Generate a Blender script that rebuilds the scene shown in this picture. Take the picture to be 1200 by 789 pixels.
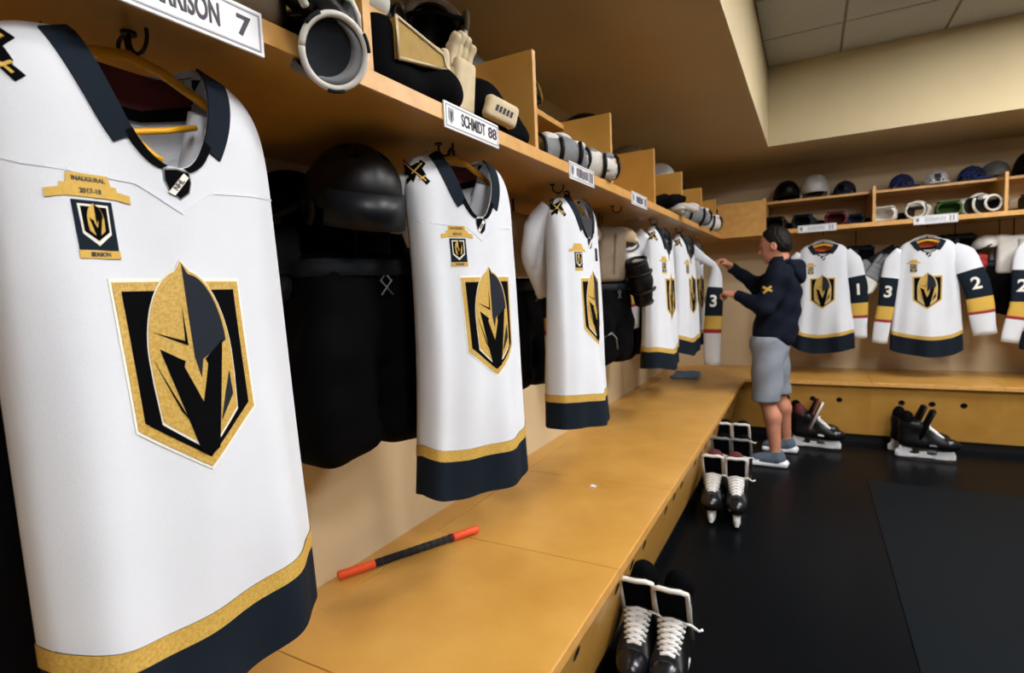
import bpy, bmesh, math, random
import numpy as np
from mathutils import Vector, Matrix

# ------------------------------------------------------------------ camera
sc = bpy.context.scene
for o in list(bpy.data.objects):
    bpy.data.objects.remove(o)
COL = sc.collection
EYE = Vector((0, 0, 1.3642))
YAW, PITCH, ROLL, FPX = 0.5035, 0.0839, -0.0450, 638.56
_f = Vector((-math.sin(YAW) * math.cos(PITCH), math.cos(YAW) * math.cos(PITCH), -math.sin(PITCH)))
_r = Vector((math.cos(YAW), math.sin(YAW), 0))
_u = _r.cross(_f)
_r, _u = (math.cos(ROLL) * _r + math.sin(ROLL) * _u), (-math.sin(ROLL) * _r + math.cos(ROLL) * _u)
cd = bpy.data.cameras.new('camera')
cam = bpy.data.objects.new('camera', cd)
COL.objects.link(cam)
cam.matrix_world = Matrix(((_r.x, _u.x, -_f.x, EYE.x), (_r.y, _u.y, -_f.y, EYE.y), (_r.z, _u.z, -_f.z, EYE.z), (0, 0, 0, 1)))
cd.sensor_width = 36
cd.lens = FPX / 1200 * 36
cd.clip_start = 0.02
cd.dof.use_dof = True
cd.dof.focus_distance = 1.05
cd.dof.aperture_fstop = 5.0
sc.camera = cam

# ------------------------------------------------------------------ world, exposure
w = bpy.data.worlds.new('world')
sc.world = w
w.use_nodes = True
w.node_tree.nodes['Background'].inputs[0].default_value = (0.05, 0.05, 0.05, 1)
w.node_tree.nodes['Background'].inputs[1].default_value = 0.3
sc.view_settings.view_transform = 'Standard'
sc.view_settings.look = 'None'
sc.view_settings.gamma = 1
sc.view_settings.use_curve_mapping = False
sc.view_settings.exposure = 0.0
LAMP = 58.0            # strength of the ceiling light panels

# ------------------------------------------------------------------ room measures (metres)
XW, YW = -1.27, 5.81          # left wall, far wall
XR, YF = 4.6, -3.2            # right wall, wall behind the camera
XS, YS = -0.712, 5.248        # front of the shelves
XB, YB = -0.504, 5.04         # front of the benches
ZB, ZS = 0.52, 1.745          # bench top, underside of shelf
ZC, ZT = 2.40, 3.00           # soffit underside, ceiling
SOX, SOY = -0.296, 4.84       # edges of the soffit
PIT, Y0 = 0.70, 0.795         # locker spacing and first divider
FX0, FPIT = -0.35, 0.80       # far wall: first divider, spacing

# ------------------------------------------------------------------ helpers
def lin(c):
    return tuple(((v / 12.92) if v <= .04045 else ((v + .055) / 1.055) ** 2.4) for v in c)
def rgb(r, g, b):
    return lin((r / 255, g / 255, b / 255))
MATS = {}
def mat(name, col, rough=.6, col2=None, nscale=30., bump=0., bscale=200., metal=0., coat=0., stretch=(1, 1, 1), sheen=0., emit=0., amount=.5, spec=.5, ior=1.5):
    if name in MATS:
        return MATS[name]
    m = bpy.data.materials.new(name)
    m.use_nodes = True
    nt = m.node_tree
    b = nt.nodes['Principled BSDF']
    b.inputs['Base Color'].default_value = (*col, 1)
    b.inputs['Roughness'].default_value = rough
    b.inputs['Metallic'].default_value = metal
    b.inputs['Coat Weight'].default_value = coat
    b.inputs['Coat Roughness'].default_value = .12
    b.inputs['Sheen Weight'].default_value = sheen
    b.inputs['Specular IOR Level'].default_value = spec
    b.inputs['IOR'].default_value = ior
    if emit:
        b.inputs['Emission Color'].default_value = (*col, 1)
        b.inputs['Emission Strength'].default_value = emit
    tc = nt.nodes.new('ShaderNodeTexCoord')
    mp = nt.nodes.new('ShaderNodeMapping')
    mp.inputs['Scale'].default_value = stretch
    nt.links.new(tc.outputs['Object'], mp.inputs[0])
    if col2:
        n = nt.nodes.new('ShaderNodeTexNoise')
        n.inputs['Scale'].default_value = nscale
        n.inputs['Detail'].default_value = 6
        nt.links.new(mp.outputs[0], n.inputs[0])
        r = nt.nodes.new('ShaderNodeValToRGB')
        r.color_ramp.elements[0].position = .5 - amount / 2
        r.color_ramp.elements[1].position = .5 + amount / 2
        r.color_ramp.elements[0].color = (*col, 1)
        r.color_ramp.elements[1].color = (*col2, 1)
        nt.links.new(n.outputs[0], r.inputs[0])
        nt.links.new(r.outputs[0], b.inputs['Base Color'])
    if bump:
        n2 = nt.nodes.new('ShaderNodeTexNoise')
        n2.inputs['Scale'].default_value = bscale
        n2.inputs['Detail'].default_value = 3
        nt.links.new(mp.outputs[0], n2.inputs[0])
        bp = nt.nodes.new('ShaderNodeBump')
        bp.inputs['Strength'].default_value = bump
        bp.inputs['Distance'].default_value = .002
        nt.links.new(n2.outputs[0], bp.inputs['Height'])
        nt.links.new(bp.outputs[0], b.inputs['Normal'])
    MATS[name] = m
    return m

mat('wood', rgb(208, 158, 76), .34, rgb(190, 138, 60), 5, .05, 90, coat=.25, stretch=(1, 1, 1), amount=.45)
mat('wood_edge', rgb(214, 164, 92), .4, rgb(196, 142, 70), 20, amount=.5)
mat('cream', rgb(216, 196, 160), .55, rgb(208, 186, 148), 3, .03, 60)
mat('low_bounce_paint', rgb(92, 84, 70), .8, rgb(84, 77, 64), 2, .06, 150)  # for the unseen walls, colour darkened to cut bounced light
mat('soffit_paint', rgb(204, 187, 148), .8, rgb(196, 180, 141), 2, .06, 150)
mat('tile', rgb(196, 198, 198), .95, rgb(184, 186, 186), 60, .5, 160)
mat('tbar', rgb(150, 146, 134), .6)
mat('rubber', rgb(9, 11, 13), .28, rgb(13, 15, 18), 160, .25, 60, ior=1.12)
mat('rubber2', rgb(17, 21, 24), .42, rgb(20, 24, 27), 160, .25, 60, ior=1.1)
mat('black_base', rgb(12, 12, 14), .5)
mat('dark_hole', rgb(10, 8, 6), .9)
mat('white_cloth', rgb(220, 223, 228), .85, rgb(214, 217, 223), 8, .22, 900, sheen=.05)
mat('navy_cloth', rgb(19, 27, 37), .8, rgb(24, 33, 43), 12, .25, 700, spec=.12)
mat('gold_cloth', rgb(186, 146, 58), .55, rgb(208, 172, 88), 260, .3, 500, amount=.3)
mat('gold_bright', rgb(212, 172, 70), .6, rgb(200, 158, 60), 200)
mat('black_cloth', rgb(4, 4, 6), .85, rgb(7, 7, 9), 40, .3, 300, spec=.06)
mat('slate_cloth', rgb(26, 32, 42), .7, spec=.2)
mat('white_thread', rgb(235, 232, 220), .8)
mat('red_cloth', rgb(150, 34, 34), .8)
mat('orange_lining', rgb(190, 84, 40), .8)
mat('maroon', rgb(84, 22, 28), .8)
mat('yellow_plastic', rgb(232, 168, 24), .4)
mat('orange_tape', rgb(238, 84, 30), .55, bump=.2, bscale=120)
mat('black_tape', rgb(20, 21, 25), .7, rgb(27, 28, 32), 60, .4, 90)
mat('plate_white', rgb(226, 226, 228), .4)
mat('plate_grey', rgb(150, 152, 158), .4)
mat('ink', rgb(52, 46, 58), .6)
mat('chrome', rgb(200, 200, 205), .25, metal=1.)
mat('dark_metal', rgb(40, 36, 30), .4, metal=.6)
mat('skate_black', rgb(8, 8, 10), .45, rgb(12, 12, 15), 60, .2, 220, spec=.3)
mat('skate_shell', rgb(20, 21, 25), .25)
mat('white_plastic', rgb(226, 228, 230), .35)
mat('lace', rgb(226, 225, 222), .9, bump=.4, bscale=500)
mat('felt_white', rgb(222, 218, 210), .95)
mat('pad_white', rgb(214, 210, 202), .7, rgb(200, 196, 188), 20, .3, 120)
mat('pad_grey', rgb(128, 130, 132), .7, rgb(108, 110, 114), 20, .3, 120)
mat('pad_dark', rgb(34, 37, 41), .8, rgb(27, 30, 34), 60, .4, 150, spec=.15)
mat('pad_tan', rgb(190, 168, 134), .8, rgb(170, 148, 114), 14, .3, 120)
mat('tan_fabric', rgb(128, 112, 92), .9, rgb(112, 96, 78), 18, .3, 140)
mat('cream_leather', rgb(216, 200, 164), .7, rgb(200, 182, 146), 30, .4, 120)
mat('olive_gold', rgb(164, 130, 46), .6, rgb(148, 114, 36), 40, .3, 200)
mat('blue_cap', rgb(28, 44, 104), .8)
mat('dark_blue', rgb(16, 22, 44), .8)
mat('blue_cloth', rgb(92, 118, 140), .85)
mat('green_pad', rgb(58, 88, 34), .8)
mat('helmet_white', rgb(214, 214, 216), .25)
mat('helmet_black', rgb(6, 6, 8), .45, spec=.3)
mat('visor', rgb(14, 17, 23), .4, spec=.3)
mat('skin', rgb(204, 140, 112), .55, rgb(194, 128, 100), 14)
mat('hair', rgb(14, 10, 9), .6, rgb(24, 17, 14), 90, .6, 120, spec=.2)
mat('jacket', rgb(17, 22, 34), .85, rgb(22, 27, 40), 20, .3, 300, spec=.1)
mat('shorts', rgb(138, 144, 154), .9, rgb(128, 134, 145), 20, .3, 200)
mat('shoe_grey', rgb(92, 104, 118), .8, rgb(74, 86, 100), 60)
mat('eye_white', rgb(120, 104, 96), .3)
mat('lip', rgb(168, 92, 82), .5)

def new(name, me, m=None, parent=None):
    o = bpy.data.objects.new(name, me)
    COL.objects.link(o)
    if m is not None and me is not None:
        me.materials.clear()
        me.materials.append(MATS[m] if isinstance(m, str) else m)
    if parent is not None:
        o.parent = parent
    return o
def mesh(name, v, f, m, parent=None, smooth=False):
    me = bpy.data.meshes.new(name)
    me.from_pydata([tuple(p) for p in v], [], [tuple(q) for q in f])
    me.validate()
    if smooth:
        me.polygons.foreach_set('use_smooth', [True] * len(me.polygons))
    me.update()
    return new(name, me, m, parent)
def tag(o, label, cat, group=None):
    o['label'] = label
    o['category'] = cat
    if group:
        o['group'] = group
    return o
def thing(name, label, cat, loc=(0, 0, 0), rz=0., group=None, rot=None):
    o = bpy.data.objects.new(name, None)
    COL.objects.link(o)
    o.empty_display_size = .05
    o.location = loc
    o.rotation_euler = rot if rot else (0, 0, rz)
    return tag(o, label, cat, group)
def struct(o):
    o['kind'] = 'structure'
    return o
def box_vf(lo, hi):
    x0, y0, z0 = lo
    x1, y1, z1 = hi
    v = [(x0, y0, z0), (x1, y0, z0), (x1, y1, z0), (x0, y1, z0), (x0, y0, z1), (x1, y0, z1), (x1, y1, z1), (x0, y1, z1)]
    f = [(3, 2, 1, 0), (4, 5, 6, 7), (0, 1, 5, 4), (1, 2, 6, 5), (2, 3, 7, 6), (3, 0, 4, 7)]
    return v, f
def box(name, lo, hi, m, parent=None, bev=0.):
    v, f = box_vf(lo, hi)
    o = mesh(name, v, f, m, parent)
    if bev:
        bm = bmesh.new()
        bm.from_mesh(o.data)
        bmesh.ops.bevel(bm, geom=bm.edges[:], offset=bev, segments=2, affect='EDGES', profile=.5)
        bm.to_mesh(o.data)
        bm.free()
    return o
def tube_vf(path, rad, n=10, flat=1., cap=True, up=(0, 0, 1)):
    P = [Vector(p) for p in path]
    if not hasattr(rad, '__len__'):
        rad = [rad] * len(P)
    v, f = [], []
    U = Vector(up)
    for i, p in enumerate(P):
        t = (P[min(i + 1, len(P) - 1)] - P[max(i - 1, 0)]).normalized()
        a = t.cross(U)
        if a.length < 1e-3:
            a = t.cross(Vector((1, 0, 0)))
        a.normalize()
        b = a.cross(t).normalized()
        for k in range(n):
            an = 2 * math.pi * k / n
            v.append(p + a * math.cos(an) * rad[i] + b * math.sin(an) * rad[i] * flat)
    for i in range(len(P) - 1):
        for k in range(n):
            k2 = (k + 1) % n
            f.append((i * n + k, i * n + k2, (i + 1) * n + k2, (i + 1) * n + k))
    if cap:
        f.append(tuple(range(n))[::-1])
        f.append(tuple((len(P) - 1) * n + k for k in range(n)))
    return v, f
def tube(name, path, rad, m, parent=None, n=10, flat=1., up=(0, 0, 1)):
    v, f = tube_vf(path, rad, n, flat, True, up)
    return mesh(name, v, f, m, parent, True)
def merge(parts):
    V, F = [], []
    for v, f in parts:
        k = len(V)
        V += list(v)
        F += [tuple(i + k for i in q) for q in f]
    return V, F

# signed distance shapes -> mesh (surface nets)
def ell(P, c, r, R=None):
    q = P - np.array(c, dtype=np.float32)
    if R is not None:
        q = q @ R
    q = q / np.array(r, dtype=np.float32)
    k = np.sqrt((q * q).sum(-1)) + 1e-9
    k2 = np.sqrt(((q / np.array(r, dtype=np.float32)) ** 2).sum(-1)) + 1e-9
    return k * (k - 1) / k2
def cone(P, a, b, ra, rb):
    a = np.array(a, dtype=np.float32)
    b = np.array(b, dtype=np.float32)
    d = b - a
    t = np.clip(((P - a) @ d) / (d @ d), 0, 1)
    return np.sqrt(((P - a - t[:, None] * d) ** 2).sum(-1)) - (ra + (rb - ra) * t)
def chain(P, pts, rad, k=.01):
    d = None
    for i in range(len(pts) - 1):
        e = cone(P, pts[i], pts[i + 1], rad[i], rad[i + 1])
        d = e if d is None else smin(d, e, k)
    return d
def rbox(P, c, h, r, R=None):
    q = P - np.array(c, dtype=np.float32)
    if R is not None:
        q = q @ R
    q = np.abs(q) - (np.array(h, dtype=np.float32) - r)
    return np.sqrt((np.maximum(q, 0) ** 2).sum(-1)) + np.minimum(q.max(-1), 0) - r
def smin(a, b, k):
    h = np.clip(.5 + .5 * (b - a) / k, 0, 1)
    return b + (a - b) * h - k * h * (1 - h)
def smax(a, b, k):
    return -smin(-a, -b, k)
def half(P, c, n):
    n = np.array(n, dtype=np.float32)
    n = n / np.sqrt((n * n).sum())
    return (P - np.array(c, dtype=np.float32)) @ n
def rotm(x=0, y=0, z=0):
    from mathutils import Euler
    return np.array(Euler((x, y, z)).to_matrix(), dtype=np.float32)
def sdf_vf(fn, lo, hi, res):
    B = 4
    lo = np.array(lo, dtype=np.float32)
    n = np.ceil((np.array(hi) - lo) / res / B).astype(int)
    ci = np.stack(np.meshgrid(*[np.arange(k) for k in n], indexing='ij'), -1).reshape(-1, 3)
    cc = (lo + (ci * B + (B - 1) / 2) * res).astype(np.float32)
    d = fn(cc).reshape(n)
    big = np.repeat(np.repeat(np.repeat(d, B, 0), B, 1), B, 2)
    act = np.abs(big) < res * B * 1.6
    idx = np.argwhere(act)
    big[act] = fn((lo + idx * res).astype(np.float32))
    s = big < 0
    for ax in range(3):
        sl = [slice(None)] * 3
        sl[ax] = 0
        s[tuple(sl)] = False
        sl[ax] = -1
        s[tuple(sl)] = False
    big = np.where(s, np.minimum(big, -1e-6), np.maximum(big, 1e-6))
    N = np.array(s.shape) - 1
    corn = [(i, j, k) for i in (0, 1) for j in (0, 1) for k in (0, 1)]
    cs = [s[i:i + N[0], j:j + N[1], k:k + N[2]] for i, j, k in corn]
    tot = sum(c.astype(np.int8) for c in cs)
    cell = (tot > 0) & (tot < 8)
    ids = -np.ones(N, dtype=int)
    ca = np.argwhere(cell)
    ids[cell] = np.arange(len(ca))
    acc = np.zeros((len(ca), 3))
    cnt = np.zeros(len(ca))
    for a in range(8):
        for ax in range(3):
            if corn[a][ax]:
                continue
            o1 = np.array(corn[a])
            o2 = o1.copy()
            o2[ax] = 1
            p1 = ca + o1
            p2 = ca + o2
            d1 = big[p1[:, 0], p1[:, 1], p1[:, 2]]
            d2 = big[p2[:, 0], p2[:, 1], p2[:, 2]]
            cr = (d1 < 0) != (d2 < 0)
            t = np.where(cr, d1 / np.where(cr, d1 - d2, 1), 0)
            pos = o1 + t[:, None] * (o2 - o1)
            acc[cr] += pos[cr]
            cnt[cr] += 1
    V = lo + (ca + acc / np.maximum(cnt, 1)[:, None]) * res
    F = []
    for ax in range(3):
        a1, a2 = [(1, 2), (2, 0), (0, 1)][ax]
        sl1 = [slice(None)] * 3
        sl2 = [slice(None)] * 3
        sl1[ax] = slice(0, -1)
        sl2[ax] = slice(1, None)
        e = s[tuple(sl1)] != s[tuple(sl2)]
        p = np.argwhere(e)
        p = p[(p[:, a1] > 0) & (p[:, a2] > 0)]
        if not len(p):
            continue
        inside = s[p[:, 0], p[:, 1], p[:, 2]]
        def at(d1, d2):
            q = p.copy()
            q[:, a1] += d1
            q[:, a2] += d2
            return ids[q[:, 0], q[:, 1], q[:, 2]]
        quad = np.stack([at(-1, -1), at(0, -1), at(0, 0), at(-1, 0)], 1)
        quad[~inside] = quad[~inside][:, ::-1]
        F.append(quad)
    F = np.concatenate(F)
    F = F[(F >= 0).all(1)]
    return V, F
def blob(name, fn, lo, hi, res, m, parent=None):
    v, f = sdf_vf(fn, lo, hi, res)
    me = bpy.data.meshes.new(name)
    me.from_pydata(v.tolist(), [], f.tolist())
    me.polygons.foreach_set('use_smooth', [True] * len(me.polygons))
    me.update()
    return new(name, me, m, parent)

# flat outline helpers
def text_vf(s, size):
    c = bpy.data.curves.new('t', 'FONT')
    c.body = s
    c.size = size
    c.align_x = 'CENTER'
    c.align_y = 'CENTER'
    c.offset = size * .022
    o = bpy.data.objects.new('t', c)
    COL.objects.link(o)
    dg = bpy.context.evaluated_depsgraph_get()
    me = o.evaluated_get(dg).to_mesh()
    v = [(p.co.x, p.co.y) for p in me.vertices]
    f = [tuple(p.vertices) for p in me.polygons]
    o.evaluated_get(dg).to_mesh_clear()
    bpy.data.objects.remove(o)
    bpy.data.curves.remove(c)
    return v, f
def overlay(name, shapes, fmap, off, m, parent=None, cell=.02, depth=.0015):
    """shapes: list of polygons [(x,z)..] or (verts, faces); fmap(x, z, offset) -> point"""
    bm = bmesh.new()
    for sh in shapes:
        if isinstance(sh, tuple):
            vs = [bm.verts.new((x, 0, z)) for x, z in sh[0]]
            for q in sh[1]:
                try:
                    bm.faces.new([vs[i] for i in q])
                except ValueError:
                    pass
        else:
            bm.faces.new([bm.verts.new((x, 0, z)) for x, z in sh])
    bmesh.ops.triangulate(bm, faces=bm.faces[:])
    if cell:
        xs = [v.co.x for v in bm.verts]
        zs = [v.co.z for v in bm.verts]
        for ax, (a, b) in enumerate(((min(xs), max(xs)), (min(zs), max(zs)))):
            k = math.ceil(a / cell) * cell
            while k < b:
                bmesh.ops.bisect_plane(bm, geom=bm.verts[:] + bm.edges[:] + bm.faces[:], plane_co=(k, 0, 0) if ax == 0 else (0, 0, k), plane_no=(1, 0, 0) if ax == 0 else (0, 0, 1))
                k += cell
    be = [e for e in bm.edges if len(e.link_faces) == 1]
    bmesh.ops.recalc_face_normals(bm, faces=bm.faces[:])
    r = bmesh.ops.extrude_edge_only(bm, edges=be)
    low = set(e for e in r['geom'] if isinstance(e, bmesh.types.BMVert))
    for v in bm.verts:
        p = fmap(v.co.x, v.co.z, off - (depth if v in low else 0))
        v.co = p
    me = bpy.data.meshes.new(name)
    bm.to_mesh(me)
    bm.free()
    return new(name, me, m, parent)
R90 = math.pi / 2
# ------------------------------------------------------------------ room shell
struct(box('floor', (XW, YF, -.05), (XR, YW, 0), 'rubber'))
struct(box('wall_left', (XW - .1, YF - .1, -.05), (XW, YW + .1, ZC + .7), 'cream'))
struct(box('wall_back', (XW, YW, -.05), (XR + .1, YW + .1, ZC + .7), 'cream'))
struct(box('wall_right', (XR, YF - .1, -.05), (XR + .1, YW, ZC + .7), 'low_bounce_paint'))
struct(box('wall_front', (XW, YF - .1, -.05), (XR, YF, ZC + .7), 'low_bounce_paint'))
# lowered soffit round the room
struct(box('trim_1', (XW, YF, ZC), (SOX, YW, ZT), 'soffit_paint'))
struct(box('trim_2', (SOX, SOY, ZC), (XR, YW, ZT), 'soffit_paint'))
struct(box('trim_3', (XR - .97, YF, ZC), (XR, SOY, ZT), 'soffit_paint'))
struct(box('trim_4', (SOX, YF, ZC), (XR - .97, YF + .97, ZT), 'soffit_paint'))
ceil = struct(box('ceiling', (XW, YF, ZT + .012), (XR, YW, ZT + .1), 'tbar'))
LIGHTS = []
tx = [SOX, .19] + [.19 + .61 * k for k in range(1, 6)] + [XR - .97]
ty = [SOY, 4.297] + [4.297 - .61 * k for k in range(1, 11)] + [YF + .97]
LSPOT = [(2, 2), (4, 1), (2, 5), (4, 5), (2, 8), (4, 9)]
tm = {}
for i in range(len(tx) - 1):
    for j in range(len(ty) - 1):
        x0, x1, y1, y0 = tx[i], tx[i + 1], ty[j], ty[j + 1]
        if x1 - x0 < .03 or y1 - y0 < .03:
            continue
        if (i, j) in LSPOT:
            LIGHTS.append(((x0 + x1) / 2, (y0 + y1) / 2, x1 - x0, y1 - y0))
            continue
        key = (round(x1 - x0, 3), round(y1 - y0, 3))
        if key not in tm:
            a, b = (x1 - x0) / 2 - .008, (y1 - y0) / 2 - .008
            t = box('ceiling_tile', (-a, -b, 0), (a, b, .015), 'tile', ceil, .003)
            tm[key] = t.data
        else:
            t = new('ceiling_tile', tm[key], None, ceil)
        t.location = ((x0 + x1) / 2, (y0 + y1) / 2, ZT - .003)
for (cx, cy, wx, wy) in LIGHTS:
    t = thing('ceiling_light', 'square recessed light panel in the raised tiled ceiling', 'light', (cx, cy, ZT - .01), 0, 'ceiling light panels')
    a, b = wx / 2 - .01, wy / 2 - .01
    fr = [box_vf((-a, -b, 0), (a, -b + .02, .02)), box_vf((-a, b - .02, 0), (a, b, .02)), box_vf((-a, -b + .02, 0), (-a + .02, b - .02, .02)), box_vf((a - .02, -b + .02, 0), (a, b - .02, .02))]
    mesh('frame', *merge(fr), 'white_plastic', t)
    mat('lamp', (1.0, .985, .985), .5, emit=LAMP)
    box('diffuser', (-a + .02, -b + .02, .006), (a - .02, b - .02, .014), 'lamp', t)

# rubber mats on the floor (lighter sheet)
mt = box('rubber_mat', (.33, -1.2, 0), (3.4, 4.19, .006), 'rubber2', None, .002)
tag(mt, 'large dark grey rubber mat lying on the black floor', 'mat')

# ------------------------------------------------------------------ benches
def holed_panel(wid, h, holes, r, th):
    """panel in local x (0..wid), z (0..h), y 0..th, with round holes"""
    V, F = [], []
    vid = {}
    def vx(x, y, z):
        k = (round(x, 5), round(y, 5), round(z, 5))
        if k not in vid:
            vid[k] = len(V)
            V.append((x, y, z))
        return vid[k]
    n = 24
    s = r * 1.6
    xs = sorted(set([0, wid] + [c + d for c, _ in holes for d in (-s, s)]))
    for y, flip in ((0, False), (th, True)):
        def face(ids):
            F.append(tuple(ids[::-1] if flip else ids))
        for a, b in zip(xs[:-1], xs[1:]):
            hit = [q for q in holes if a - 1e-6 < q[0] < b + 1e-6 and abs(q[0] - (a + b) / 2) < 1e-4]
            if not hit:
                face([vx(a, y, 0), vx(b, y, 0), vx(b, y, h), vx(a, y, h)])
                continue
            cx, cz = hit[0]
            face([vx(a, y, 0), vx(b, y, 0), vx(b, y, cz - s), vx(a, y, cz - s)])
            face([vx(a, y, cz + s), vx(b, y, cz + s), vx(b, y, h), vx(a, y, h)])
            ci, co = [], []
            for k in range(n):
                an = 2 * math.pi * (k + .5) / n
                c, q = math.cos(an), math.sin(an)
                e = s / max(abs(c), abs(q))
                ci.append(vx(cx + r * c, y, cz + r * q))
                co.append(vx(cx + e * c, y, cz + e * q))
            for k in range(n):
                k2 = (k + 1) % n
                face([co[k], co[k2], ci[k2], ci[k]])
            for (sx, sz), k in (((1, 1), 2), ((-1, 1), 8), ((-1, -1), 14), ((1, -1), 20)):
                face([co[k], vx(cx + sx * s, y, cz + sz * s), co[k + 1]])
    for cx, cz in holes:
        for k in range(n):
            a1, a2 = 2 * math.pi * (k + .5) / n, 2 * math.pi * (k + 1.5) / n
            F.append((vx(cx + r * math.cos(a1), 0, cz + r * math.sin(a1)), vx(cx + r * math.cos(a2), 0, cz + r * math.sin(a2)), vx(cx + r * math.cos(a2), th, cz + r * math.sin(a2)), vx(cx + r * math.cos(a1), th, cz + r * math.sin(a1))))
    for (x0, z0, x1, z1) in ((0, 0, wid, 0), (0, h, wid, h), (0, 0, 0, h), (wid, 0, wid, h)):
        F.append((vx(x0, 0, z0), vx(x1, 0, z1), vx(x1, th, z1), vx(x0, th, z0)))
    return V, F

def bench(name, label, length, seams, holes_c, loc, rz, depth, left_ext=0.):
    """local: x along the bench, y away from the room, top at z=ZB; front edge y=0"""
    t = thing(name, label, 'bench', loc, rz)
    st = .13 if left_ext == 0 else .02
    for a, b in zip(seams[:-1], seams[1:]):
        box('seat_panel', (a + .0012, 0, ZB - .03), (b - .0012, depth - .1, ZB), 'wood', t, .002)
        e = box('edge_strip', (a + .0012, -.003, ZB - .031), (b - .0012, .004, ZB - .001), 'wood_edge', t, .001)
        # sloped front panel
        h = .428
        ph = [(c - a, .30) for c in holes_c if a + .1 < c < b - .1]
        v, f = holed_panel(b - a, h, ph, .018, .016)
        o = mesh('front_panel', v, f, 'wood', t)
        o.location = (a, .135, .068)
        o.rotation_euler = (math.atan2(.105, .42), 0, 0)
        for c, z in ph:
            n = 24
            vv = [(c + q * math.cos(2 * math.pi * k / n), y, z + q * math.sin(2 * math.pi * k / n)) for q, y in ((.022, -.0012), (.0165, -.0012), (.0165, .03)) for k in range(n)]
            ff = [(r * n + k, r * n + (k + 1) % n, (r + 1) * n + (k + 1) % n, (r + 1) * n + k) for r in range(2) for k in range(n)] + [tuple(2 * n + k for k in range(n))]
            mesh('vent_hole', vv, ff, 'dark_hole', o)
    box('back_strip', (seams[0], depth - .096, ZB - .03), (seams[-1], depth, ZB), 'wood', t, .002)
    box('kick_board', (seams[0], .16, 0), (seams[-1], .19, .09), 'black_base', t)
    box('joint_fillet', (seams[0], depth - .1, ZB - .03), (seams[-1], depth - .096, ZB - .004), 'dark_hole', t)
    for a in seams:
        box('rib', (a - .01 if a > seams[0] else a, .2, 0), (a + .01 if a < seams[-1] else a, depth - .02, ZB - .031), 'wood', t)
    return t
lseams = [Y0 + .015 + PIT * k for k in range(-3, 6)] + [YB]
bench('bench', 'long maple bench with hinged seat panels running under the near row of jerseys', 0, lseams,
      [Y0 + .35 + PIT * k + d for k in range(-3, 6) for d in (-.17, 0, .17)], (XB, 0, 0), R90, XB - XW)
fse = [XW + .0] + [-.35 + .796 * k for k in range(1, 6)]
fse = [XW, .42, 1.216, 2.012, 2.808, 3.5]
bench('bench', 'maple bench with round vent holes along the far wall behind the person', 0, fse,
      [.014 + .796 * k + d for k in range(0, 4) for d in (-.19, 0, .19)], (0, YB, 0), 0, YW - YB, 1)

# ------------------------------------------------------------------ shelves with cubbies
sh = thing('cubby_shelf', 'long maple overhead shelf with upright dividers above the near row of jerseys', 'shelf', (0, 0, 0))
ya = Y0 - 3 * PIT
box('shelf_board', (XW, ya, ZS), (XS, YS, ZS + .035), 'wood', sh, .0015)
box('front_edge', (XS, ya, ZS), (XS + .004, YS, ZS + .035), 'wood_edge', sh, .001)
for k in range(-3, 7):
    y = Y0 + k * PIT
    dv = box('divider', (XW, y - .01, ZS + .035), (XS, y + .01, 2.06), 'wood', sh, .0015)
    box('edge_band', (XS, y - .01, ZS + .036), (XS + .002, y + .01, 2.06), 'wood_edge', dv)
    y1 = y + PIT if k < 6 else YS
    us = box('upper_shelf', (XW, y + .01, 2.028), (-.912, y1 - .01, 2.048), 'wood', sh, .001)
    box('edge_band', (-.912, y + .01, 2.028), (-.910, y1 - .01, 2.048), 'wood_edge', us)
def hook(parent, x, y, z, ang):
    c, s = math.cos(ang), math.sin(ang)
    pts = [(x, y, z)] + [(x, y, z - .012)]
    pts += [(x + c * (.022 - .022 * math.cos(a)), y + s * (.022 - .022 * math.cos(a)), z - .012 - .022 * math.sin(a)) for a in np.linspace(.3, 3.4, 9)]
    o = tube('coat_hook', pts, .0026, 'dark_metal', parent, 8, up=(.3, .8, .1))
    v, f = tube_vf([(x, y, z), (x, y, z - .004)], .010, 14)
    mesh('hook_plate', v, f, 'dark_metal', o)
JY = [.445, 1.165, 1.865, 2.555, 3.255, 3.955, 4.64]
for y in JY:
    hook(sh, -.83, y, ZS, 0)
sh2 = thing('cubby_shelf', 'maple overhead shelf with cubbies on the far wall above the person', 'shelf', (0, 0, 0))
xb = 3.5
box('shelf_board', (XW, YS, ZS), (xb, YW, ZS + .035), 'wood', sh2, .0015)
box('front_edge', (XS + .004, YS - .004, ZS), (xb, YS, ZS + .035), 'wood_edge', sh2, .001)
box('corner_panel', (XS - .02, YS, ZS + .035), (FX0 - .01, YS + .018, 2.045), 'wood_edge', sh2, .001)
for k in range(0, 5):
    x = FX0 + k * FPIT + (.0 if k == 0 else -.01)
    dv = box('divider', (x - .01, YS, ZS + .035), (x + .01, YW, 2.06), 'wood', sh2, .0015)
    box('edge_band', (x - .01, YS - .002, ZS + .036), (x + .01, YS, 2.06), 'wood_edge', dv)
    if k < 4:
        x1 = FX0 + (k + 1) * FPIT - .01
        us = box('upper_shelf', (x + .01, 5.45, 2.028), (x1 - .01, YW, 2.048), 'wood', sh2, .001)
        box('edge_band', (x + .01, 5.448, 2.028), (x1 - .01, 5.45, 2.048), 'wood_edge', us)
box('upper_shelf', (XW, 5.45, 2.028), (FX0 - .01, YW, 2.048), 'wood', sh2, .001)
FJX = [.09, .80, 1.60]
for x in FJX:
    hook(sh2, x, YS + .13, ZS, -R90)

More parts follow.
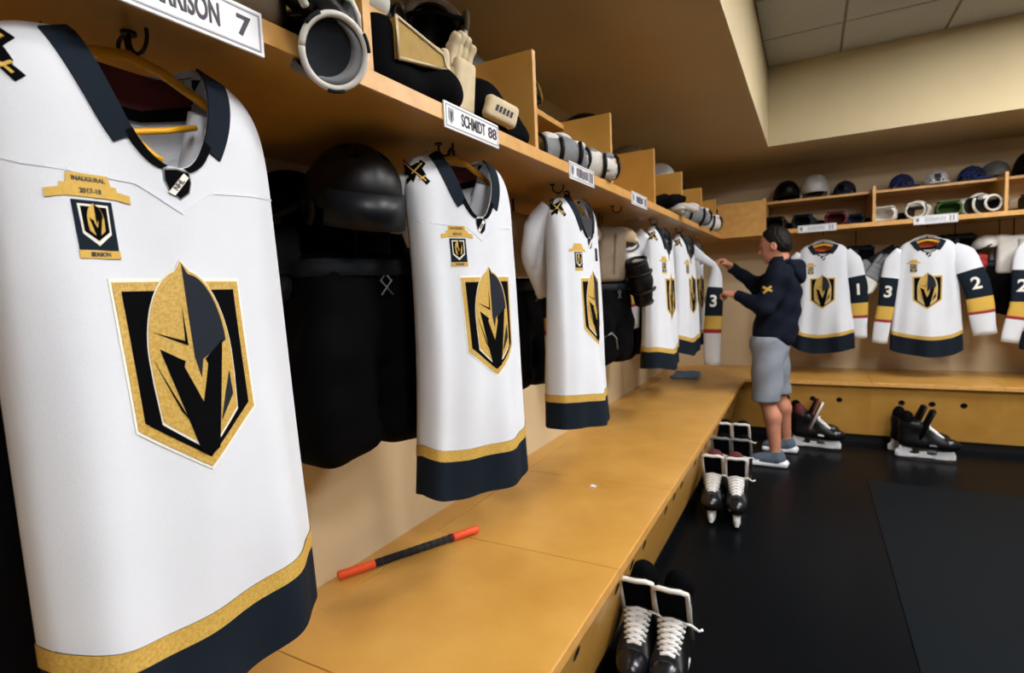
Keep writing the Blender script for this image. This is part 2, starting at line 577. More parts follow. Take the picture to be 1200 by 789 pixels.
# ------------------------------------------------------------------ name plates
def plate(label, loc, rz, wid, hgt, name, num, clear):
    t = thing('name_plate', label, 'sign', loc, rz, 'name plates on the shelf edges')
    # local: x along, y away from viewer, z up; centre at origin, front at y=-.005
    box('plate', (-wid / 2, -.004, -hgt / 2), (wid / 2, 0, hgt / 2), 'plate_white', t, .0008)
    b = .0025
    W, H = wid / 2 - .005, hgt / 2 - .005
    ring = [box_vf((-W, -.005, H - b), (W, -.0038, H)), box_vf((-W, -.005, -H), (W, -.0038, -H + b)), box_vf((-W, -.005, -H + b), (-W + b, -.0038, H - b)), box_vf((W - b, -.005, -H + b), (W, -.0038, H - b))]
    mesh('border', *merge(ring), 'plate_grey', t)
    fm = lambda x, z, o: Vector((x, -.004 - o, z))
    # small crest at the start of the plate
    ex = -W + .020
    e = overlay('emblem', [[(ex + .0105 * u, (v - .5) * .034) for u, v in ((-1, 1), (1, 1), (1, .3), (0, 0), (-1, .3))]], fm, .001, 'plate_grey', t, 0)
    overlay('emblem_mark', [[(ex + .0105 * u, (v - .5) * .034) for u, v in ((-.55, .8), (-.2, .8), (0, .45), (.2, .8), (.55, .8), (.1, .15), (-.1, .15))]], fm, .0016, 'ink', e, 0)
    def txt(s, x, size, nm, mw):
        v, f = text_vf(s, size)
        m = max(p[0] for p in v) - min(p[0] for p in v)
        k = min(1.15, mw / m)
        overlay(nm, [([(x + p[0] * k, p[1]) for p in v], f)], fm, .001, 'ink', t, 0, .0012)
    if clear:
        txt(name, .0, hgt * .66, 'lettering', wid * .44)
        txt(num, wid / 2 - .032, hgt * .62, 'number', .05)
    else:
        # lettering too blurred to read: short upright strokes of uneven height
        rr = random.Random(name)
        sh_ = []
        x = -wid * .24
        while x < wid * .22:
            q = rr.uniform(.006, .011)
            h1, h2 = rr.uniform(.2, .3) * hgt, rr.uniform(.2, .3) * hgt
            sh_.append([(x, -h1), (x + q * .45, -h1), (x + q * .45, h2), (x, h2)])
            x += q
        overlay('lettering', sh_, fm, .001, 'plate_grey' if num == 'far' else 'ink', t, 0, .0012)
        overlay('number', [[(wid / 2 - .052, -.3 * hgt), (wid / 2 - .04, -.3 * hgt), (wid / 2 - .04, .3 * hgt), (wid / 2 - .052, .3 * hgt)], [(wid / 2 - .032, -.3 * hgt), (wid / 2 - .02, -.3 * hgt), (wid / 2 - .02, .3 * hgt), (wid / 2 - .032, .3 * hgt)]], fm, .001, 'plate_grey' if num == 'far' else 'ink', t, 0, .0012)
    return t
xp = XS + .0045
plate('white name plate reading GARRISON 7 above the jersey by the orange-ended stick', (xp, .443, 1.752), R90, .242, .062, 'GARRISON', '7', True)
plate('white name plate reading SCHMIDT 88 on the shelf edge below black gloves', (xp, 1.135, 1.758), R90, .237, .058, 'SCHMIDT', '88', True)
plate('white name plate on the shelf edge below grey and white elbow pads', (xp, 1.845, 1.758), R90, .237, .058, 'a', '1', False)
plate('white name plate on the shelf edge above an empty coat hook', (xp, 2.58, 1.758), R90, .26, .058, 'b', '1', False)
plate('white name plate on far shelf just beside the head of the person', (.043, YS - .0045, 1.768), 0, .278, .06, 'c', 'far', False)
plate('white name plate on far shelf above jersey with numbered sleeves spread out', (.83, YS - .0045, 1.762), 0, .272, .066, 'd', 'far', False)
# ------------------------------------------------------------------ jerseys
SHIELD = [(-.5, 1), (.5, 1), (.485, .27), (0, 0), (-.485, .27)]
INNER = [(-.445, .955), (.445, .955), (.432, .3), (0, .055), (-.432, .3)]
_A = [math.pi / 2 * k / 10 for k in range(11)]
HELM = [(-.325 * math.sin(q), .62 + .44 * math.cos(q) ** 1.1) for q in _A] + [(-.322, .5), (-.305, .29), (-.04, .125), (.04, .125), (.3, .29), (.322, .5)] + [(.325 * math.sin(q), .62 + .44 * math.cos(q) ** 1.1) for q in _A[:0:-1]]
HELM[0] = (-.004, 1.105)
DOME = [(.0, 1.095), (.035, 1.04)] + [(.006 + .275 * math.sin(q), .675 + .37 * math.cos(q) ** 1.1) for q in _A[2:]] + [(.05, .585), (.015, .49), (-.012, .6)]
VEE = [(-.25, .66), (-.085, .585), (-.10, .555), (0, .355), (.085, .555), (.07, .585), (.245, .68), (.075, .095), (0, .068), (-.07, .095)]
SLITS = [[(-.3, .6), (-.12, .27), (-.17, .33)], [(-.27, .745), (-.045, .665), (-.045, .86), (-.062, .69)]]
CHEEK = [[(.27, .5), (.275, .37), (.13, .24), (.2, .38)]]
def grow(poly, k):
    cx = sum(p[0] for p in poly) / len(poly)
    cy = sum(p[1] for p in poly) / len(poly)
    return [(cx + (x - cx) * (1 + k), cy + (y - cy) * (1 + k)) for x, y in poly]

class Jersey:
    def __init__(s, L=.862, a0=.176, a1=.205, b0=.06, b1=.085, tw=0., ph=0., fold=.006, neck=.08, drop=.07, vdepth=.165, sway=0., lean=0., pinch=0., bow=0., dip=.03, hb=.098):
        s.__dict__.update(locals())
    def a(s, z):
        t = min(max(-z / s.L, 0), 1)
        return (s.a0 + (s.a1 - s.a0) * t * t * (3 - 2 * t)) * (1 - s.pinch * math.sin(math.pi * t))
    def b(s, z):
        t = min(max(-z / s.L, 0), 1)
        return s.b0 + (s.b1 - s.b0) * t
    def zsh(s, x):
        x = abs(x)
        if x < s.neck:
            return 0.
        q = min((x - s.neck) / (s.a0 - s.neck), 1)
        return -s.drop * (.30 * q + .70 * q ** 4)
    def nf(s, x):
        return -s.vdepth * (1 - min(abs(x) / s.neck, 1) ** 2.3)
    def top(s, x, side):
        if abs(x) < s.neck:
            return s.nf(x) if side < 0 else -.02 * (1 - (abs(x) / s.neck) ** 2)
        return s.zsh(x)
    def hem(s, th):
        return -s.L + s.dip * math.sin(th) ** 2 + .006 * math.sin(3 * th + s.ph)
    def P(s, th, z, side, off=0.):
        x = s.a(z) * math.sin(th)
        pr = max(math.cos(th), 0) ** .75
        d = min(max(s.zsh(x) - z, 0) / .11, 1)
        g = math.sqrt(max(0, 1 - (1 - d) ** 2))
        t = min(max(-z / s.L, 0), 1)
        am = s.fold * (.25 + 1.4 * t)
        y = s.b(z) * pr * g
        y += am * pr * g * (math.sin(4.3 * th + s.ph + 1.5 * z) + .6 * math.sin(8.7 * th + 2.1 * s.ph - 3 * z) + .5 * math.sin(2.2 * th + 9 * z + s.ph))
        y = side * y + s.lean * t
        x += s.sway * t + s.bow * math.sin(math.pi * t)
        an = s.tw * t
        c, q = math.cos(an), math.sin(an)
        return Vector((x * c - y * q, x * q + y * c, z))
    def F(s, x, z, off=0., side=-1):
        sx = max(-.999, min(.999, x / s.a(z)))
        th = math.asin(sx)
        p = s.P(th, z, side)
        if off:
            e = 1.5e-3
            du = s.P(min(th + .02, 1.55), z, side) - s.P(th - .02, z, side)
            dv = s.P(th, z + e, side) - s.P(th, z - e, side)
            n = du.cross(dv)
            n = n.normalized() if n.length > 1e-12 else Vector((0, side, 0))
            if n.y * side < 0 and abs(n.y) > .02:
                n = -n
            p = p + n * off
        return p
    def sheet(s, d0, d1, rows, side, out=0.):
        """grid between distances d0..d1 above the hem (d1=None: up to the shoulder)"""
        N = 76
        v, f = [], []
        for i in range(N + 1):
            th = -math.pi / 2 + math.pi * i / N
            zt = s.top(s.a0 * math.sin(th), side)
            h = s.hem(th)
            for j in range(rows + 1):
                q = j / rows
                z = h + d0 + (((d1 - d0) * q) if d1 is not None else ((zt - h - d0) * (1 - (1 - q) ** 1.25)))
                p = s.P(th, z, side)
                if out:
                    p = p + Vector((math.sin(th) * out, side * math.cos(th) * out, 0))
                v.append(p)
        R = rows + 1
        for i in range(N):
            for j in range(rows):
                q = (i * R + j, (i + 1) * R + j, (i + 1) * R + j + 1, i * R + j + 1)
                f.append(q if side < 0 else q[::-1])
        return v, f
HEMB, HEMG = .098, .126
def crest(t, fmap, cx, cz, wd, ht, name='crest', k=1.):
    T = lambda poly: [(cx + u * wd, cz + v * ht) for u, v in poly]
    m = lambda x, z, o: fmap(x, z, o)
    cell = .02 if wd > .1 else .5
    c = overlay(name, [T(grow(SHIELD, .04))], m, .0012 * k, 'white_thread', t, cell)
    overlay('gold_border', [T(SHIELD)], m, .0022 * k, 'gold_cloth', c, cell)
    overlay('black_field', [T(INNER)], m, .0030 * k, 'black_cloth', c, cell)
    overlay('helmet_outline', [T(grow(HELM, .028))], m, .0036 * k, 'white_thread', c, cell)
    overlay('helmet_emblem', [T(HELM)], m, .0044 * k, 'gold_cloth', c, cell)
    overlay('helmet_dome', [T(DOME)] + [T(q) for q in CHEEK], m, .0052 * k, 'slate_cloth', c, cell)
    overlay('visor_opening', [T(VEE)] + [T(q) for q in SLITS], m, .0054 * k, 'black_cloth', c, cell)
    return c
def star(n, r1, r2, a0=0.):
    return [(math.cos(a0 + math.pi * k / n) * (r1 if k % 2 == 0 else r2), math.sin(a0 + math.pi * k / n) * (r1 if k % 2 == 0 else r2)) for k in range(2 * n)]
def bar(x0, z0, x1, z1, w):
    d = Vector((x1 - x0, z1 - z0)).normalized()
    n = Vector((-d.y, d.x)) * w
    return [(x0 + n.x, z0 + n.y), (x0 - n.x, z0 - n.y), (x1 - n.x, z1 - n.y), (x1 + n.x, z1 + n.y)]

def sleeve(t, path, rad, number=None, flat=.5, facing=(0, -1, 0), bands=(.30, .60, .74, .77)):
    """one sleeve as stacked tubes: white top, navy band (number), gold, red, white cuff"""
    P = [Vector(p) for p in path]
    acc = [0.]
    for i in range(1, len(P)):
        acc.append(acc[-1] + (P[i] - P[i - 1]).length)
    def at(q):
        d = q * acc[-1]
        for i in range(1, len(P)):
            if acc[i] >= d - 1e-9:
                k = (d - acc[i - 1]) / (acc[i] - acc[i - 1])
                return P[i - 1].lerp(P[i], k), rad[i - 1] + (rad[i] - rad[i - 1]) * k
        return P[-1], rad[-1]
    up = Vector(facing)
    segs = [0.] + list(bands) + [1.]
    names = [('sleeve', 'white_cloth'), ('sleeve_band', 'navy_cloth'), ('gold_stripe', 'gold_bright'), ('red_stripe', 'red_cloth'), ('cuff', 'white_cloth')]
    root = None
    for (nm, m), q0, q1 in zip(names, segs[:-1], segs[1:]):
        n = max(2, int((q1 - q0) * 24))
        v, f = [], []
        K = 20
        for i in range(n + 1):
            q = q0 + (q1 - q0) * i / n
            p, r = at(q)
            p2, _ = at(min(q + .03, 1))
            p1, _ = at(max(q - .03, 0))
            tg = (p2 - p1).normalized()
            sd = tg.cross(up).normalized()
            fr = sd.cross(tg).normalized()
            for k in range(K):
                an = 2 * math.pi * k / K
                wv = 1 + .07 * math.sin(3 * an + 9 * q) * min(1, q * 3)
                v.append(p + sd * math.cos(an) * r * wv + fr * math.sin(an) * r * flat * wv)
        for i in range(n):
            for k in range(K):
                k2 = (k + 1) % K
                f.append((i * K + k, i * K + k2, (i + 1) * K + k2, (i + 1) * K + k))
        if root is None:
            f.append(tuple(range(K))[::-1])
            root = mesh(nm, v, f, m, t, True)
        else:
            if nm == 'cuff':
                f.append(tuple(n * K + k for k in range(K)))
            mesh(nm, v, f, m, root, True)
    if number:
        q = (bands[0] + bands[1]) / 2
        p, r = at(q)
        p2, _ = at(q + .04)
        tg = (p2 - p).normalized()
        sd = tg.cross(up).normalized()
        fr = sd.cross(tg).normalized()
        if fr.dot(up) < 0:
            fr = -fr
        v, f = text_vf(number, .125)
        def fm(x, z, o):
            e = max(0, 1 - (x / r) ** 2) ** .5
            return p + sd * x * SGN[0] - tg * z + fr * (r * flat * e + o + .001)
        SGN = [1.]
        if (sd * SGN[0]).cross(-tg).dot(fr) < 0:
            SGN[0] = -1.
        overlay('sleeve_number', [(v, f)], fm, .004, 'white_thread', root, .02, .003)
    return root

def make_jersey(label, loc, rz, J, detail=2, sleeves=(), patch=True, shoulder=True, chest_mark=False, crest_w=.165, crest_h=.256, crest_top=-.3125, crest_x=-.004, lining='maroon', group='white hockey jerseys'):
    t = thing('hockey_jersey', label, 'jersey', loc, rz, group)
    for nm, m, d0, d1, rows, out in (('body', 'white_cloth', J.hb + .028, None, 54, 0), ('hem_stripe', 'gold_cloth', J.hb, J.hb + .028, 4, .0015), ('hem_band', 'navy_cloth', 0., J.hb, 10, .0)):
        v1, f1 = J.sheet(d0, d1, rows, -1, out)
        v2, f2 = J.sheet(d0, d1, rows, 1, out)
        mesh(nm, *merge([(v1, f1), (v2, f2)]), m, t, True)
    fm = lambda x, z, o: J.F(x, z, o)
    # collar: wide navy yoke at the sides, thin black piping down to the notch
    def strip(q0, q1, w0, w1, n=14):
        out = []
        for i in range(n):
            pts = []
            for q in (q0 + (q1 - q0) * i / n, q0 + (q1 - q0) * (i + 1) / n):
                x = J.neck * q
                z = J.nf(x) - .001
                w = w0 + (w1 - w0) * (q - q0) / (q1 - q0)
                sx = 1 if q > 0 else -1
                nx, nz = .85 * sx, -.5
                xo = x + nx * w
                zo = min(z + nz * w, J.zsh(xo) - .004)
                pts.append(((x, min(z, -.004)), (xo, zo)))
            (a, b), (c, d) = pts
            out.append([a, c, d, b])
        return out
    for sx in (-1, 1):
        overlay('collar_yoke', strip(sx * .52, sx * 1.0, .030, .040), fm, .003, 'navy_cloth', t, 0, .004)
        overlay('collar_piping', strip(sx * .13, sx * .56, .009, .011), fm, .0035, 'black_cloth', t, 0, .004)
    bf = lambda x, z, o: J.F(x, z, o, 1)
    nk = J.neck
    bc = [[(nk * q0 * 1.25, J.top(nk * q0, 1) - .002), (nk * q1 * 1.25, J.top(nk * q1, 1) - .002), (nk * q1 * 1.25, J.top(nk * q1, 1) - .024), (nk * q0 * 1.25, J.top(nk * q0, 1) - .024)] for q0, q1 in [(-1 + k / 6, -1 + (k + 1) / 6) for k in range(12)]]
    overlay('back_collar', bc, bf, .002, 'navy_cloth', t, 0, .004)
    if detail >= 1:
        bin_ = lambda x, z, o: J.F(x, z, 0., 1) + Vector((0, -.004 + o, 0))
        overlay('neck_lining', [[(-nk * 1.3, -.03), (-nk, -.018), (nk, -.018), (nk * 1.3, -.03), (nk * 1.2, -.05), (nk * .4, -.066), (-nk * .4, -.066), (-nk * 1.2, -.05)]], bin_, 0., lining, t, .01, .0)
        overlay('neck_tape', [[(-nk * 1.25, -.042), (-nk * .4, -.062), (nk * .4, -.062), (nk * 1.25, -.042), (nk * 1.2, -.062), (nk * .4, -.078), (-nk * .4, -.078), (-nk * 1.2, -.062)]], bin_, -.002, 'black_cloth', t, .02, .0)
    crest(t, fm, crest_x, crest_top - crest_h, crest_w, crest_h)
    # small league shield at the notch
    ls = -J.vdepth - .022
    sc_ = .0165
    LS = [(-.9, 1), (0, 1.15), (.9, 1), (.95, .2), (.7, -.6), (0, -1.15), (-.7, -.6), (-.95, .2)]
    s1 = overlay('league_shield', [[(u * sc_ * 1.12, ls + v * sc_ * 1.12) for u, v in LS]], fm, .0012, 'pad_grey', t, .02)
    overlay('shield_field', [[(u * sc_, ls + v * sc_) for u, v in LS]], fm, .002, 'black_cloth', s1, .02)
    if detail >= 1:
        overlay('shield_band', [[(-.014, ls - .012), (-.007, ls - .016), (.014, ls + .010), (.008, ls + .015)]], fm, .0028, 'white_thread', s1, .02)
    if detail >= 2:
        v, f = text_vf('NHL', .009)
        ca, sa = math.cos(.88), math.sin(.88)
        overlay('shield_letters', [([(p[0] * ca - p[1] * sa, ls - .001 + p[0] * sa + p[1] * ca) for p in v], f)], fm, .0034, 'ink', s1, 0)
    if detail >= 2:
        sz = -J.vdepth - .03
        ym = [(-J.a0 * .97, sz + .012), (-.05, sz + .002), (0, sz - .032), (.05, sz + .002), (J.a0 * .97, sz + .012)]
        overlay('yoke_seam', [[(x0, z0), (x1, z1), (x1, z1 + .0035), (x0, z0 + .0035)] for (x0, z0), (x1, z1) in zip(ym[:-1], ym[1:])], fm, .0012, 'white_cloth', t, .02)
    if patch:
        px, pz, h = crest_x - .088, crest_top + .068, .047
        T = lambda poly: [(px + u * .042, pz + v * h) for u, v in poly]
        pr = overlay('anniversary_patch', [T([(-.5, .62), (.5, .62), (.5, -.62), (-.5, -.62)])], fm, .0012, 'navy_cloth', t, .02)
        if detail >= 1:
            rib = [[(-.72, .70), (.72, .70), (.68, 1.02), (-.68, 1.02)], [(-1.02, .62), (-.62, .70), (-.62, .92), (-1.02, .84)], [(1.02, .62), (.62, .70), (.62, .92), (1.02, .84)], [(-.55, 1.02), (.55, 1.02), (.5, 1.28), (-.5, 1.28)], [(-.52, -.84), (.52, -.84), (.52, -.64), (-.52, -.64)]]
            overlay('gold_ribbon', [T(q) for q in rib[:4]], fm, .0016, 'gold_bright', pr, .02)
            overlay('gold_scroll', [T(rib[4])], fm, .0016, 'gold_bright', pr, .02)
            overlay('patch_shield', [T([(-.38, .52), (.38, .52), (.36, -.22), (0, -.52), (-.36, -.22)])], fm, .002, 'white_thread', pr, .02)
            T2 = lambda poly: [(px + u * .027, pz + (v - .46) * h * .86) for u, v in poly]
            overlay('patch_field', [T2(SHIELD)], fm, .0026, 'black_cloth', pr, .05)
            overlay('patch_helmet', [T2(HELM)], fm, .0032, 'gold_bright', pr, .05)
            overlay('patch_visor', [T2(VEE), T2(DOME)], fm, .0038, 'black_cloth', pr, .05)
        if detail >= 2:
            for s_, dz, sz in (('INAUGURAL', 1.14, .0072), ('2017-18', .85, .008), ('SEASON', -.74, .0068)):
                v, f = text_vf(s_, sz)
                overlay('patch_letters', [([(px + p[0] * .85, pz + dz * h + p[1]) for p in v], f)], fm, .0022, 'ink', pr, 0)
    if shoulder:
        # crossed swords and star on the shoulder
        sx, sz = -J.a0 * .93, -.062
        S = lambda poly: [(max(sx + u * .8, -J.a0 * 1.0), sz + v * .8) for u, v in poly]
        s2 = overlay('shoulder_patch', [S(star(5, .034, .014, .9)), S(bar(-.04, -.03, .036, .03, .008)), S(bar(-.03, .034, .034, -.036, .008))], fm, .002, 'black_cloth', t, .02)
        overlay('patch_swords', [S(bar(-.03, -.022, .03, .024, .002)), S(bar(-.022, .026, .028, -.03, .002)), S(bar(.012, -.026, .03, -.014, .002))], fm, .003, 'gold_bright', s2, .02)
    if chest_mark:
        overlay('captain_letter', [[(.07, -.20), (.098, -.20), (.098, -.25), (.07, -.25)]], fm, .002, 'black_cloth', t, .02)
    for sl in sleeves:
        sleeve(t, *sl[:2], **(sl[2] if len(sl) > 2 else {}))
    return t

def hanger(label, loc, rz, half_w=.15, front=False):
    """yellow plastic hanger; local x along arms, hook at the top"""
    t = thing('coat_hanger', label, 'hanger', loc, rz, 'yellow coat hangers inside the jerseys')
    arms = [(-half_w, 0, -.055), (-half_w * .75, 0, -.038), (-.04, 0, -.012), (0, 0, -.004), (.04, 0, -.012), (half_w * .75, 0, -.038), (half_w, 0, -.055)]
    tube('arm_bar', arms, .006, 'yellow_plastic', t, 8, 1.3)
    pts = [(0, 0, -.004), (0, 0, .012)] + [(0, .011 - .011 * math.cos(a), .012 + .011 * math.sin(a)) for a in np.linspace(.4, 3.3, 8)]
    tube('hook', pts, .003, 'dark_metal', t, 8)
    if front:
        tube('cross_bar', [(-.075, -.012, -.083), (-.03, -.018, -.108), (-.015, -.02, -.112), (.03, -.018, -.1), (.08, -.01, -.083)], .0045, 'yellow_plastic', t, 8)
        tube('strap_drop', [(-.015, -.02, -.112), (-.012, -.026, -.125), (.004, -.034, -.143), (.012, -.036, -.147)], .0045, 'yellow_plastic', t, 8)
    return t

XJ, ZJ = -.81, 1.708
# the near row, hanging under the shelf
lj = [
    (.435, ZJ + .005, 0.0, Jersey(ph=.4, L=.905, a0=.185, a1=.2, b1=.088, tw=.10, sway=.03), 'white hockey jersey under the GARRISON 7 name plate', 2, True, False),
    (1.215, ZJ + .012, -.24, Jersey(ph=1.7, L=.885, a1=.188, b1=.085, sway=.012, pinch=.08, bow=.012), 'white hockey jersey under the SCHMIDT 88 name plate', 2, True, False),
    (1.99, ZJ + .008, -.06, Jersey(ph=2.9, L=.888, b1=.1, tw=.02, pinch=.05), 'white hockey jersey with a black letter on its chest, next to the SCHMIDT 88 stall', 1, True, True),
    (3.35, ZJ, -.10, Jersey(ph=4.1, b1=.09), 'white hockey jersey hanging just past the stall with the empty hook', 1, True, False),
    (4.06, ZJ, -.12, Jersey(ph=5.3, b1=.085), 'white hockey jersey next to the one the person is handling', 1, True, False),
]
for i, (y, z, dr, J, lab, det, sp, cm) in enumerate(lj):
    sl = []
    if i == 2:
        sl = [([(-.14, .01, -.06), (-.15, .06, -.12), (-.13, .09, -.22), (-.06, .10, -.33), (.0, .10, -.45), (.01, .10, -.62)], [.05, .062, .062, .05, .04, .04], dict(facing=(-.6, -1, 0), bands=(.58, .74, .83, .86)))]
    elif i in (3, 4):
        sl = [([(-.15, .01, -.06), (-.19, .08, -.14), (-.19, .11, -.3), (-.16, .12, -.48), (-.14, .12, -.6)], [.06, .07, .065, .06, .05], dict(facing=(-.6, -1, 0))), ([(.15, .01, -.06), (.17, .05, -.16), (.165, .07, -.34), (.15, .1, -.5), (.14, .12, -.62)], [.055, .06, .055, .05, .045], dict(facing=(.6, -1, 0)))]
    else:
        sl = [([(-.13, .01, -.06), (-.11, .06, -.14), (-.02, .10, -.28), (.01, .10, -.45), (.015, .10, -.6)], [.05, .05, .05, .045, .04], {}), ([(.13, .01, -.06), (.13, .05, -.14), (.12, .09, -.3), (.11, .10, -.45), (.10, .10, -.6)], [.05, .05, .05, .045, .04], {})]
    make_jersey(lab, (XJ, y, z), R90 + dr, J, det, sl, sp, True, cm, crest_x=(-.014, .012, .0, .0, .0)[i], crest_w=(.165, .178, .17, .17, .17)[i], crest_top=(-.317, -.318, -.318, -.3125, -.3125)[i])
    hanger('yellow plastic coat hanger inside the ' + ['jersey under the GARRISON 7 plate', 'jersey under the SCHMIDT 88 plate', 'jersey with a black chest letter', 'jersey past the empty hook', 'jersey beside the one being handled'][i], (XJ - .008, y, z - .002), R90 + dr, .13, i == 0)
# the jersey that the person is arranging
J6 = Jersey(ph=.9, a0=.16, a1=.18, b0=.05, b1=.065)
make_jersey('white hockey jersey with a 3 on the sleeve that the person is pulling', (XJ - .03, 4.66, ZJ), R90 - .12, J6, 0,
            [([(-.13, -.01, -.08), (-.12, -.11, -.16), (-.095, -.20, -.225), (-.11, -.205, -.30), (-.135, -.19, -.48), (-.15, -.185, -.7), (-.155, -.18, -1.0)], [.05, .035, .022, .045, .066, .066, .058], dict(number='3', flat=.45, facing=(-1, -.25, 0), bands=(.40, .62, .72, .75))),
             ([(.12, .04, -.1), (.13, .08, -.18), (.12, .10, -.34), (.11, .12, -.5), (.1, .12, -.62)], [.05, .055, .055, .05, .045])], False, False)
hanger('yellow plastic coat hanger inside the jersey the person is handling', (XJ - .038, 4.66, ZJ - .002), R90 - .12, .12)
# the far wall
fj = [
    (.09, 1.64, Jersey(ph=.2, L=.93, a0=.185, a1=.236, b0=.06, b1=.075, fold=.010, vdepth=.10, drop=.08, dip=.055, hb=.135),
     [([(-.15, .0, -.09), (-.215, -.01, -.17), (-.255, -.02, -.36), (-.265, -.01, -.56), (-.27, 0, -.78)], [.06, .07, .068, .06, .055], dict(number='1', flat=.4)),
      ([(.15, 0, -.09), (.215, -.01, -.17), (.25, -.02, -.36), (.262, -.01, -.56), (.27, 0, -.80)], [.06, .07, .068, .062, .052], dict(number='1', flat=.4))],
     'white hockey jersey with a 1 on its sleeve, hanging behind the person'),
    (.80, 1.62, Jersey(ph=2.4, L=.925, a0=.185, a1=.236, b0=.06, b1=.078, fold=.010, vdepth=.10, drop=.08, dip=.055, hb=.135),
     [([(-.15, .0, -.09), (-.215, -.01, -.17), (-.25, -.03, -.36), (-.275, -.03, -.56), (-.305, -.02, -.82)], [.06, .068, .062, .058, .055], dict(number='3', flat=.4)),
      ([(.15, 0, -.09), (.225, -.02, -.15), (.285, -.05, -.34), (.325, -.06, -.54), (.36, -.05, -.745)], [.06, .085, .085, .08, .07], dict(number='2', flat=.4))],
     'white hockey jersey with 3 and 2 on its sleeves on the far wall'),
    (1.60, 1.64, Jersey(ph=3.9, L=.93, a0=.185, a1=.236, b0=.06, b1=.075, fold=.010, vdepth=.10, drop=.08, dip=.055, hb=.135),
     [([(-.15, .0, -.09), (-.215, -.01, -.17), (-.24, -.03, -.36), (-.25, -.03, -.56), (-.295, -.02, -.83)], [.06, .068, .062, .058, .055], dict(number='2', flat=.4)),
      ([(.15, 0, -.09), (.215, -.01, -.17), (.25, -.02, -.36), (.262, -.01, -.56), (.27, 0, -.80)], [.06, .07, .068, .062, .052], dict(number='2', flat=.4))],
     'white hockey jersey on the far wall past the white and red shoulder pads'),
]
for x, z, J, sl, lab in fj:
    t_ = make_jersey(lab, (x, YS + .11, z), 0, J, 1, sl, True, False, False, crest_w=.188, crest_h=.262, crest_top=-.285, lining='orange_lining')
    tube('back_yoke', [(-.125, .03, -.045), (-.09, .042, -.006), (-.045, .048, .018), (0, .05, .026), (.045, .048, .018), (.09, .042, -.006), (.125, .03, -.045)], [.008, .012, .014, .014, .014, .012, .008], 'white_cloth', t_, 10, up=(0, 1, 0))
    hanger('yellow plastic coat hanger inside the ' + {.09: 'jersey behind the person', .80: 'far jersey with 3 and 2 on its sleeves', 1.60: 'far jersey past the white and red shoulder pads'}[x], (x, YS + .115, z - .002), 0, .14)
# ------------------------------------------------------------------ stick on the bench
def cyl_part(name, a, b, r, m, parent, n=16):
    return tube(name, [a, Vector(a).lerp(Vector(b), .5), b], r, m, parent, n)
p0, p1 = Vector((-1.262, 1.108, ZB)), Vector((-1.045, 1.549, ZB))
st = thing('roller_stick', 'short black massage stick with orange grips lying across the bench', 'stick', p0 + Vector((.02, 0, .016)), math.atan2((p1 - p0).y, (p1 - p0).x))
Ls = (p1 - p0).length
tube('grip', [(0, 0, 0), (.004, 0, 0), (.11, 0, 0), (.114, 0, 0)], [.011, .0135, .0135, .012], 'orange_tape', st, 16)
tube('shaft', [(.114, 0, 0), (Ls * .5, 0, 0), (Ls - .115, 0, 0)], .012, 'black_tape', st, 16)
tube('collar_ring', [(Ls - .115, 0, 0), (Ls - .10, 0, 0)], .0135, 'maroon', st, 16)
tube('grip', [(Ls - .10, 0, 0), (Ls - .096, 0, 0), (Ls - .006, 0, 0), (Ls, 0, 0)], [.012, .0135, .0135, .011], 'orange_tape', st, 16)
for k in range(10):
    x = .135 + k * (Ls - .27) / 9
    v, f = tube_vf([(x - .003, 0, 0), (x + .003, 0, 0)], .0128, 14)
    mesh('roller_ridge', v, f, 'black_tape', st, True)
# scrap of tape
bmv = [(-.012, -.006, 0), (.010, -.010, .001), (.016, .002, .004), (.004, .011, .002), (-.010, .008, .006)]
bmv2 = [(x, y, z + .003) for x, y, z in bmv]
o = mesh('tape_scrap', bmv + bmv2, [(4, 3, 2, 1, 0), (5, 6, 7, 8, 9)] + [(k, (k + 1) % 5, 5 + (k + 1) % 5, 5 + k) for k in range(5)], 'white_cloth')
o.location = (-.808, 2.119, ZB)
tag(o, 'tiny scrap of white tape on the bench top', 'tape')
# folded blue towel on the bench in the corner
def towel(P):
    d = rbox(P, (0, 0, .012), (.12, .1, .012), .010)
    d = smin(d, rbox(P, (.01, .005, .033), (.11, .09, .011), .009, rotm(0, 0, .08)), .006)
    return d + .003 * np.sin(P[:, 0] * 40) * np.cos(P[:, 1] * 31)
o = blob('folded_towel', towel, (-.16, -.14, -.02), (.16, .14, .07), .006, 'blue_cloth')
o.location = (-.98, 4.98, ZB + .002)
tag(o, 'folded grey-blue towel on the bench under the hanging jerseys', 'towel')

# ------------------------------------------------------------------ skates
# local: toe towards +x, blade on z=0, length .29
def skate_boot(P):
    d = smin(ell(P, (.02, 0, .115), (.155, .046, .052)), ell(P, (.10, 0, .105), (.075, .046, .042)), .03)
    d = smin(d, rbox(P, (-.075, 0, .165), (.062, .042, .085), .035, rotm(0, -.06, 0)), .03)
    d = smin(d, ell(P, (-.095, 0, .25), (.036, .044, .055)), .02)
    d = smax(d, -(P[:, 2] - .07), .01)
    # opening
    d = smax(d, -cone(P, (-.065, 0, .16), (-.055, 0, .33), .022, .036), .012)
    d = smin(d, cone(P, (.085, 0, .115), (-.035, 0, .215), .036, .040), .025)
    d = smax(d, half(P, (.0, 0, .222), (.62, 0, .78)), .012)
    return smax(d, -cone(P, (-.065, 0, .19), (-.045, 0, .33), .022, .034), .01)
def skate_toe(P):
    return smax(smax(ell(P, (.098, 0, .106), (.081, .0485, .0445)), -(P[:, 0] - .108), .006), -(P[:, 2] - .068), .006)
def skate_tongue(P):
    # tall tongue, leaning forward
    R = rotm(0, .38, 0)
    return rbox(P, (.0, 0, .225), (.011, .047, .1), .010, R)
